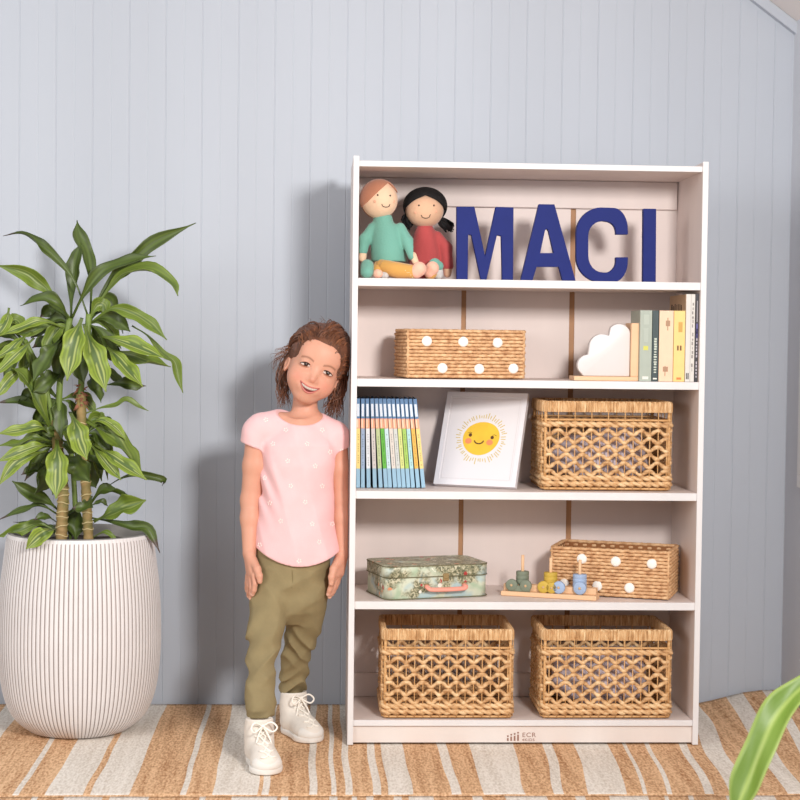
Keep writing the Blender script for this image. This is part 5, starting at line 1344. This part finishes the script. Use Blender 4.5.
    # left lock mass beside the ear and down the neck (frame columns 270..292)
    for k in range(64):
        q = rnd.random(); x0 = rnd.uniform(-.078, -.060); y0 = rnd.uniform(.015, .065)
        a = h(x0, y0, rnd.uniform(-.01, .04)); u1 = rnd.uniform(277, 291); v1 = rnd.uniform(392, 409)
        m1 = A(rnd.uniform(277, 290), rnd.uniform(368, 384), HY + rnd.uniform(.0, .06)); e_ = A(u1, v1, HY + rnd.uniform(.0, .05))
        strand([a, m1, e_], rnd.uniform(.0010, .0019), 12, rnd.uniform(.003, .008), rnd.uniform(0, 6))
    for k in range(30):                                     # flyaway curls
        a = h(-.074, rnd.uniform(.0, .05), rnd.uniform(-.01, .035)); e_ = A(rnd.uniform(269, 278), rnd.uniform(352, 372), HY + rnd.uniform(-.01, .04))
        strand([a, a.lerp(e_, .5) + Vector((0, 0, .008)), e_], .0007, 14, rnd.uniform(.005, .009), rnd.uniform(0, 6))
    # right side: hair falls behind the ear down to the shoulder (columns 322..349)
    for k in range(130):
        x0 = rnd.uniform(.055, .082); y0 = rnd.uniform(.01, .08); a = h(x0, y0, rnd.uniform(-.02, .05))
        u1 = rnd.uniform(322, 343); v1 = rnd.uniform(404, 422)
        m1 = A(rnd.uniform(330, 346.5), rnd.uniform(378, 394), HY + rnd.uniform(.01, .06)); e_ = A(u1, v1, HY + rnd.uniform(-.005, .05))
        m1.x = min(m1.x, -.008); e_.x = min(e_.x, -.008); a.x = min(a.x, -.006)
        strand([a, m1, e_], rnd.uniform(.0010, .0020), 12, rnd.uniform(.003, .007), rnd.uniform(0, 6))
    # wavy strands combed back and to the sides over the crown
    def on(x, y, z, lift):
        v = Vector((x / .0785, (y - .019) / .094, (z - .026) / .085)); v = v.normalized(); return h(v.x * (.0785 + lift), .019 + v.y * (.094 + lift), .026 + v.z * (.0855 + lift))
    for k in range(330):
        x0 = rnd.uniform(-.062, .066); z0 = .046 - 12 * (x0 + .01) ** 2 * .85 - .6 * max(0, x0 - .02) + rnd.uniform(0, .03); sgn = 1 if x0 > -.022 else -1
        q = rnd.uniform(.4, 1.2); lf = rnd.uniform(.0, .0065)
        P = [on(x0, -.058 + rnd.uniform(0, .03), z0 + .006, .001), on(x0 + sgn * .012 * q, -.02, z0 + .034 - .018 * q, lf), on(x0 + sgn * .034 * q, .02, z0 + .030 - .04 * q, lf), on(x0 + sgn * .045 * q, .055, z0 - .01 - .05 * q, lf * .6)]
        strand(P, rnd.uniform(.0010, .0022), 14, rnd.uniform(.001, .0045), rnd.uniform(0, 6))
    for k in range(26):
        x0 = rnd.uniform(-.05, .06); a = h(x0, rnd.uniform(-.01, .05), .108 - 9 * x0 * x0); e_ = a + RH @ Vector((rnd.uniform(-.03, .02), 0, rnd.uniform(.004, .016)))
        strand([a, a.lerp(e_, .5) + Vector((0, 0, .006)), e_], .0005, 8, .002, rnd.uniform(0, 6))
    for k in range(22):                                     # fringe wisps at the right temple
        P = [h(.036 + rnd.uniform(0, .02), -.058, .048 + rnd.uniform(-.01, .01)), h(.056 + rnd.uniform(0, .006), -.045, .015), h(.064, -.018, -.012 + rnd.uniform(-.01, .01))]
        strand(P, .0013, 10, .001, rnd.uniform(0, 6))
    for bm, m_ in ((bm_dark, HAIR), (bm_light, mat('chestnut_hair', (130, 82, 54), .42, var=.3, scale=70))):
        for v in bm.verts: v.co.x = min(v.co.x, -.0026)
        obj('strands', bm, m_, cap, world=True)
    # ---- T-shirt
    S = Field((-.40, -.09, .42), (.012, .19, .99), .003); S2 = Field((-.40, -.09, .42), (.012, .19, .99), .003)
    def folds(X, Y, Z):
        return .0046 * np.sin(Z * 80 + X * 60 + 4 * np.sin(X * 30)) * np.exp(-((Z - .66) / .07) ** 2) * np.clip((-.20 - X) / .08 + .6, .15, 1) + .0022 * (1 - 2 * np.abs(np.sin(X * 40 + Z * 11))) + .0014 * np.sin(X * 50 - Z * 45)
    S.loft([row(297.5, 578, .121, .094), row(297.5, 552, .118, .091), row(296.5, 520, .102, .080), row(297, 490, .096, .074), row(298, 465, .096, .076), row(298, 445, .098, .070), row(299, 430, .070, .058), row(300, 423, .050, .048)], k=.02, wr=folds)
    S.cap(A(286, 421.5, .08), A(262, 426, .08), .036, .033, k=.02); S.cap(A(312, 423, .084), A(334, 432, .085), .036, .030, k=.02)
    S2.cap(A(281, 426, .08), sl, .037, .0365, k=.02); S2.cap(A(318, 430, .084), sr, .036, .033, k=.02)
    hl = A(248, 463, .082); hr = A(341, 460, .088)
    S2.cap(sl, hl, .0365, .0400, k=.02); S2.cap(sr, hr, .0335, .0315, k=.02)
    S2.warp(lambda X, Y, Z: .0012 * np.sin(Z * 60 + X * 90) + 0 * Y)
    # sleeve hems, curved bottom hem, neckline
    def plane(p, n): n = Vector(n).normalized(); return lambda X, Y, Z: (X - p[0]) * n.x + (Y - p[1]) * n.y + (Z - p[2]) * n.z
    pl_, pr_ = plane(A(251, 445.5, .08), (-.36, 0, -.93)), plane(A(338, 452, .08), (.42, 0, -.90))
    bl, br = A(264, 470, .08).x, A(327, 470, .08).x
    hA, hB, hC = A(253, 548, 0), A(301, 566.5, 0), A(342, 552, 0)
    def hem(X): s = (X - hB.x); return hB.z + np.where(s < 0, (hA.z - hB.z) * (s / (hA.x - hB.x)) ** 2, (hC.z - hB.z) * (s / (hC.x - hB.x)) ** 2)
    S2.cut(lambda X, Y, Z: np.where(X < hB.x, pl_(X, Y, Z), pr_(X, Y, Z)), .001)
    S.cut(lambda X, Y, Z: hem(X) + 0 * Y - Z, .001)
    kk = .014; hh = np.clip(.5 + .5 * (S2.f - S.f) / kk, 0, 1); S.f = (S2.f * (1 - hh) + S.f * hh - kk * hh * (1 - hh)).astype(np.float32)
    S.cut(lambda X, Y, Z: X + .0018 + 0 * Y + 0 * Z, .001)
    nk = A(301.5, 402.5, .04); S.ell((nk.x, nk.y, nk.z), (.079, .080, .0590), Matrix.Rotation(math.radians(4), 3, 'Y'), k=.003, mode='s')
    shirt = obj('shirt', S.mesh('shirt'), mat('pink_jersey', (236, 190, 191), .85, var=.02, scale=40, bump=.12, bscale=260, sheen=.15), t, world=True)
    rn = random.Random(5)
    for u, v in ((266, 420), (273, 444), (307, 444), (315, 466), (288, 461), (265, 478), (291, 486), (305, 502), (270, 503), (281, 521), (312, 524), (332, 524), (319, 542), (260, 545), (299, 561), (330, 452), (342, 451), (286, 430), (322, 430), (322, 486)):
        p0 = A(u, v, -.05)
        ph_ = rn.uniform(0, 1); bm = bmnew()
        for kx in range(5):
            a = kx * PI * .4 + ph_; q = A(u + 1.7 * math.cos(a), v + 1.7 * math.sin(a), 0)
            y = S.front(q.x, q.z)
            if y is not None:
                q = A(u + 1.7 * math.cos(a), v + 1.7 * math.sin(a), y); y2 = S.front(q.x, q.z)
                if y2 is None: continue
                ball(bm, (q.x, y2 + .0004, q.z), (.0025, .0006, .0025), seg=10)
        if len(bm.verts): obj('printed_flower', bm, mat('white_flower_print', (242, 222, 214), .8), shirt, world=True)
        else: bm.free()
    # ---- trousers
    T = Field((-.40, -.24, .03), (.003, .26, .66), .0028)
    hip = [row(291, 622, .040, .050), row(291, 610, .078, .072), row(291, 598, .093, .080), row(291.5, 583, .100, .084), row(292, 566, .102, .080), row(293, 548, .094, .074), row(293, 538, .088, .070)]
    def legf(seed, up):
        def f(X, Y, Z):
            st = np.exp(-((Z - up[1]) / .05) ** 2); kn = np.exp(-((Z - up[0]) / .045) ** 2)
            rid = lambda q: 1 - 2 * np.abs(np.sin(q))
            w1 = rid(Z * 78 + X * 24 * seed + 1.4 * np.sin(X * 45 + Y * 38)); w2 = rid(Z * 52 - X * 42 * seed + 1.2 * np.sin(X * 40 - Y * 30 + 1)); w3 = rid(X * 46 * seed + Z * 17 + 1.1 * np.sin(Z * 30))
            return .0062 * st * w1 + .0060 * kn * w2 + .0028 * w3 + .0022 * np.sin(Z * 62 - X * 58 + Y * 40)
        return f
    T.loft(hip, k=.02, wr=lambda X, Y, Z: .0036 * (1 - 2 * np.abs(np.sin(X * 22 - Z * 40 + 1))) * np.exp(-((Z - .40) / .06) ** 2) + .0024 * np.sin(X * 34 - Z * 60 + 2))
    T.loft([row(260.5, 716, .034, .036, -.135), row(259.5, 708, .041, .042, -.130), row(260, 695, .0385, .042, -.115), row(261, 675, .0365, .043, -.09), row(262.5, 652, .0400, .047, -.05), row(267.5, 625, .0500, .058, .0), row(271, 604, .0545, .068, .04), row(273, 585, .052, .068, .06), row(275, 568, .045, .06, .07)], k=.018, wr=legf(1.0, (.25, .07)))
    T.loft([row(292.5, 695, .029, .034, .155), row(292, 688, .0335, .038, .15), row(293.5, 675, .035, .040, .135), row(297, 655, .0415, .045, .115), row(303, 630, .0475, .052, .10), row(308, 606, .0510, .064, .085), row(310, 585, .048, .066, .075), row(308, 568, .044, .06, .075)], k=.018, wr=legf(-1.0, (.24, .115)))
    tr = obj('trousers', T.mesh('trousers'), mat('olive_cotton', (140, 125, 90), .85, var=.06, scale=30, bump=.15, bscale=200), t, world=True)
    bm = bmnew()
    def seam(pts, r=.0011):
        out = []
        for u, v in pts:
            y = None; yy = 0.0
            for it in range(3):
                p = A(u, v, yy); y = T.front(p.x, p.z)
                if y is None: return
                yy = y
            out.append(A(u, v, yy - .0004))
        tube(bm, smooth_path(out, len(out) * 4), r, 5)
    seam([(292, 570), (292.5, 580), (291.8, 588)], .0008)
    obj('seams', bm, mat('olive_thread', (128, 112, 76), .9), tr, world=True)
    # ---- high-top sneakers
    def shoe(toe_uv, ang, y_ankle, label):
        toe = atz(*toe_uv, 0); d = Vector((math.sin(ang), -math.cos(ang), 0)); sd = Vector((math.cos(ang), math.sin(ang), 0))
        Lf = .172; wk = 1.1; o = toe - d * Lf                       # o heel on the floor
        def p(f, s, z): return o + d * f + sd * (s * wk) + Vector((0, 0, z))
        R = Matrix(((sd.x, d.x, 0), (sd.y, d.y, 0), (0, 0, 1)))
        U = Field(tuple(min(o[i], toe[i]) - .06 for i in range(2)) + (-.004,), tuple(max(o[i], toe[i]) + .06 for i in range(2)) + (.15,), .0026)
        U.ell(p(.128, 0, .024), (.0375, .042, .028), R, k=.012); U.ell(p(.085, 0, .030), (.031, .05, .034), R, k=.02); U.ell(p(.040, 0, .030), (.0295, .040, .034), R, k=.02)
        U.chain([p(.040, 0, .040), p(.038, 0, .075), p(.040, 0, .108)], [.0335, .0325, .0345], k=.018)
        U.cap(p(.060, 0, .052), p(.115, 0, .036), .026, .020, k=.02)
        U.cut(lambda X, Y, Z: .0145 - Z, .002); U.cut(lambda X, Y, Z: Z - (.112 + .1 * ((X - o.x) * d.x + (Y - o.y) * d.y - .04)), .003)
        U.cap(p(.041, 0, .100), p(.041, 0, .14), .0275, .029, k=.003, mode='s')
        up = obj('shoe', U.mesh('shoe'), mat('cream_canvas', (228, 220, 210), .8, var=.03, scale=60, bump=.2, bscale=300), t, world=True)
        up['label'] = label
        K = Field(tuple(min(o[i], toe[i]) - .06 for i in range(2)) + (-.003,), tuple(max(o[i], toe[i]) + .06 for i in range(2)) + (.06,), .0026)
        K.ell(p(.126, 0, .012), (.041, .0425, .04), R, k=.004); K.ell(p(.085, 0, .012), (.0335, .055, .04), R, k=.012); K.ell(p(.040, 0, .012), (.0325, .042, .04), R, k=.012)
        K.cut(lambda X, Y, Z: np.maximum(.0006 - Z, Z - .0175), .002)
        obj('sole', K.mesh('sole'), mat('white_rubber', (230, 226, 220), .5), up, world=True)
        C = Field(tuple(min(o[i], toe[i]) - .06 for i in range(2)) + (0,), tuple(max(o[i], toe[i]) + .06 for i in range(2)) + (.08,), .0026)
        C.ell(p(.130, 0, .022), (.039, .0405, .0285), R, k=.004); C.cut(lambda X, Y, Z: np.maximum(.012 - Z, .138 - ((X - o.x) * d.x + (Y - o.y) * d.y)), .003)
        obj('toe_cap', C.mesh('toe_cap'), MATS['white_rubber'], up, world=True)
        def top(f, s):
            for z in np.arange(.135, .01, -.0012):
                q = p(f, s, z); i, j, k = [int(np.clip(np.searchsorted(a, c), 1, len(a) - 1)) for a, c in zip((U.xs, U.ys, U.zs), q)]
                if U.f[i, j, k] < 0: return z
            return .03
        def fr(z, s):                                      # front of the shaft at height z
            for f in np.arange(.16, .03, -.0012):
                q = p(f, s, z); i, j, k = [int(np.clip(np.searchsorted(a, c), 1, len(a) - 1)) for a, c in zip((U.xs, U.ys, U.zs), q)]
                if U.f[i, j, k] < 0: return f
            return .07
        bm = bmnew(); rows_ = []
        for z in (.042, .052, .063, .075, .088, .100):
            rows_.append([p(fr(z, s) + .002, s, z + .001) for s in (-.0165, -.008, 0, .008, .0165)])
        for i in range(len(rows_) - 1):
            a, b = rows_[i], rows_[i + 1]
            tube(bm, smooth_path([a[0], a[1], a[2].lerp(b[2], .5) + d * .002, b[3], b[4]], 14), .0023, 6); tube(bm, smooth_path([a[4], a[3], a[2].lerp(b[2], .5) + d * .003, b[1], b[0]], 14), .0023, 6)
        k0 = rows_[-1][2] + d * .005
        for q in ((-1, .030, -.004), (1, .034, -.010)):
            tube(bm, smooth_path([k0, k0 + sd * (q[0] * .020) + Vector((0, 0, .010)) + d * .006, k0 + sd * (q[0] * q[1]) + Vector((0, 0, -.002)) + d * .010, k0 + sd * (q[0] * .022) + Vector((0, 0, -.012)) + d * .012, k0 + d * .002], 22), .0023, 6)
            tube(bm, smooth_path([k0, k0 + sd * (q[0] * .012) + d * .010 + Vector((0, 0, -.02)), k0 + sd * (q[0] * .020) + d * .018 + Vector((0, 0, -.045)), k0 + sd * (q[0] * .017) + d * .030 + Vector((0, 0, -.060))], 18), .0021, 6)
        ball(bm, k0, .0045, seg=10)
        obj('laces', bm, mat('cream_laces', (248, 242, 232), .8), up, world=True)
    shoe((269.5, 776.5), math.radians(13), -.14, 'front shoe, pointing at the viewer'); shoe((316, 744), math.radians(27), .15, 'rear shoe, turned outwards beside the bookcase')
build_girl()
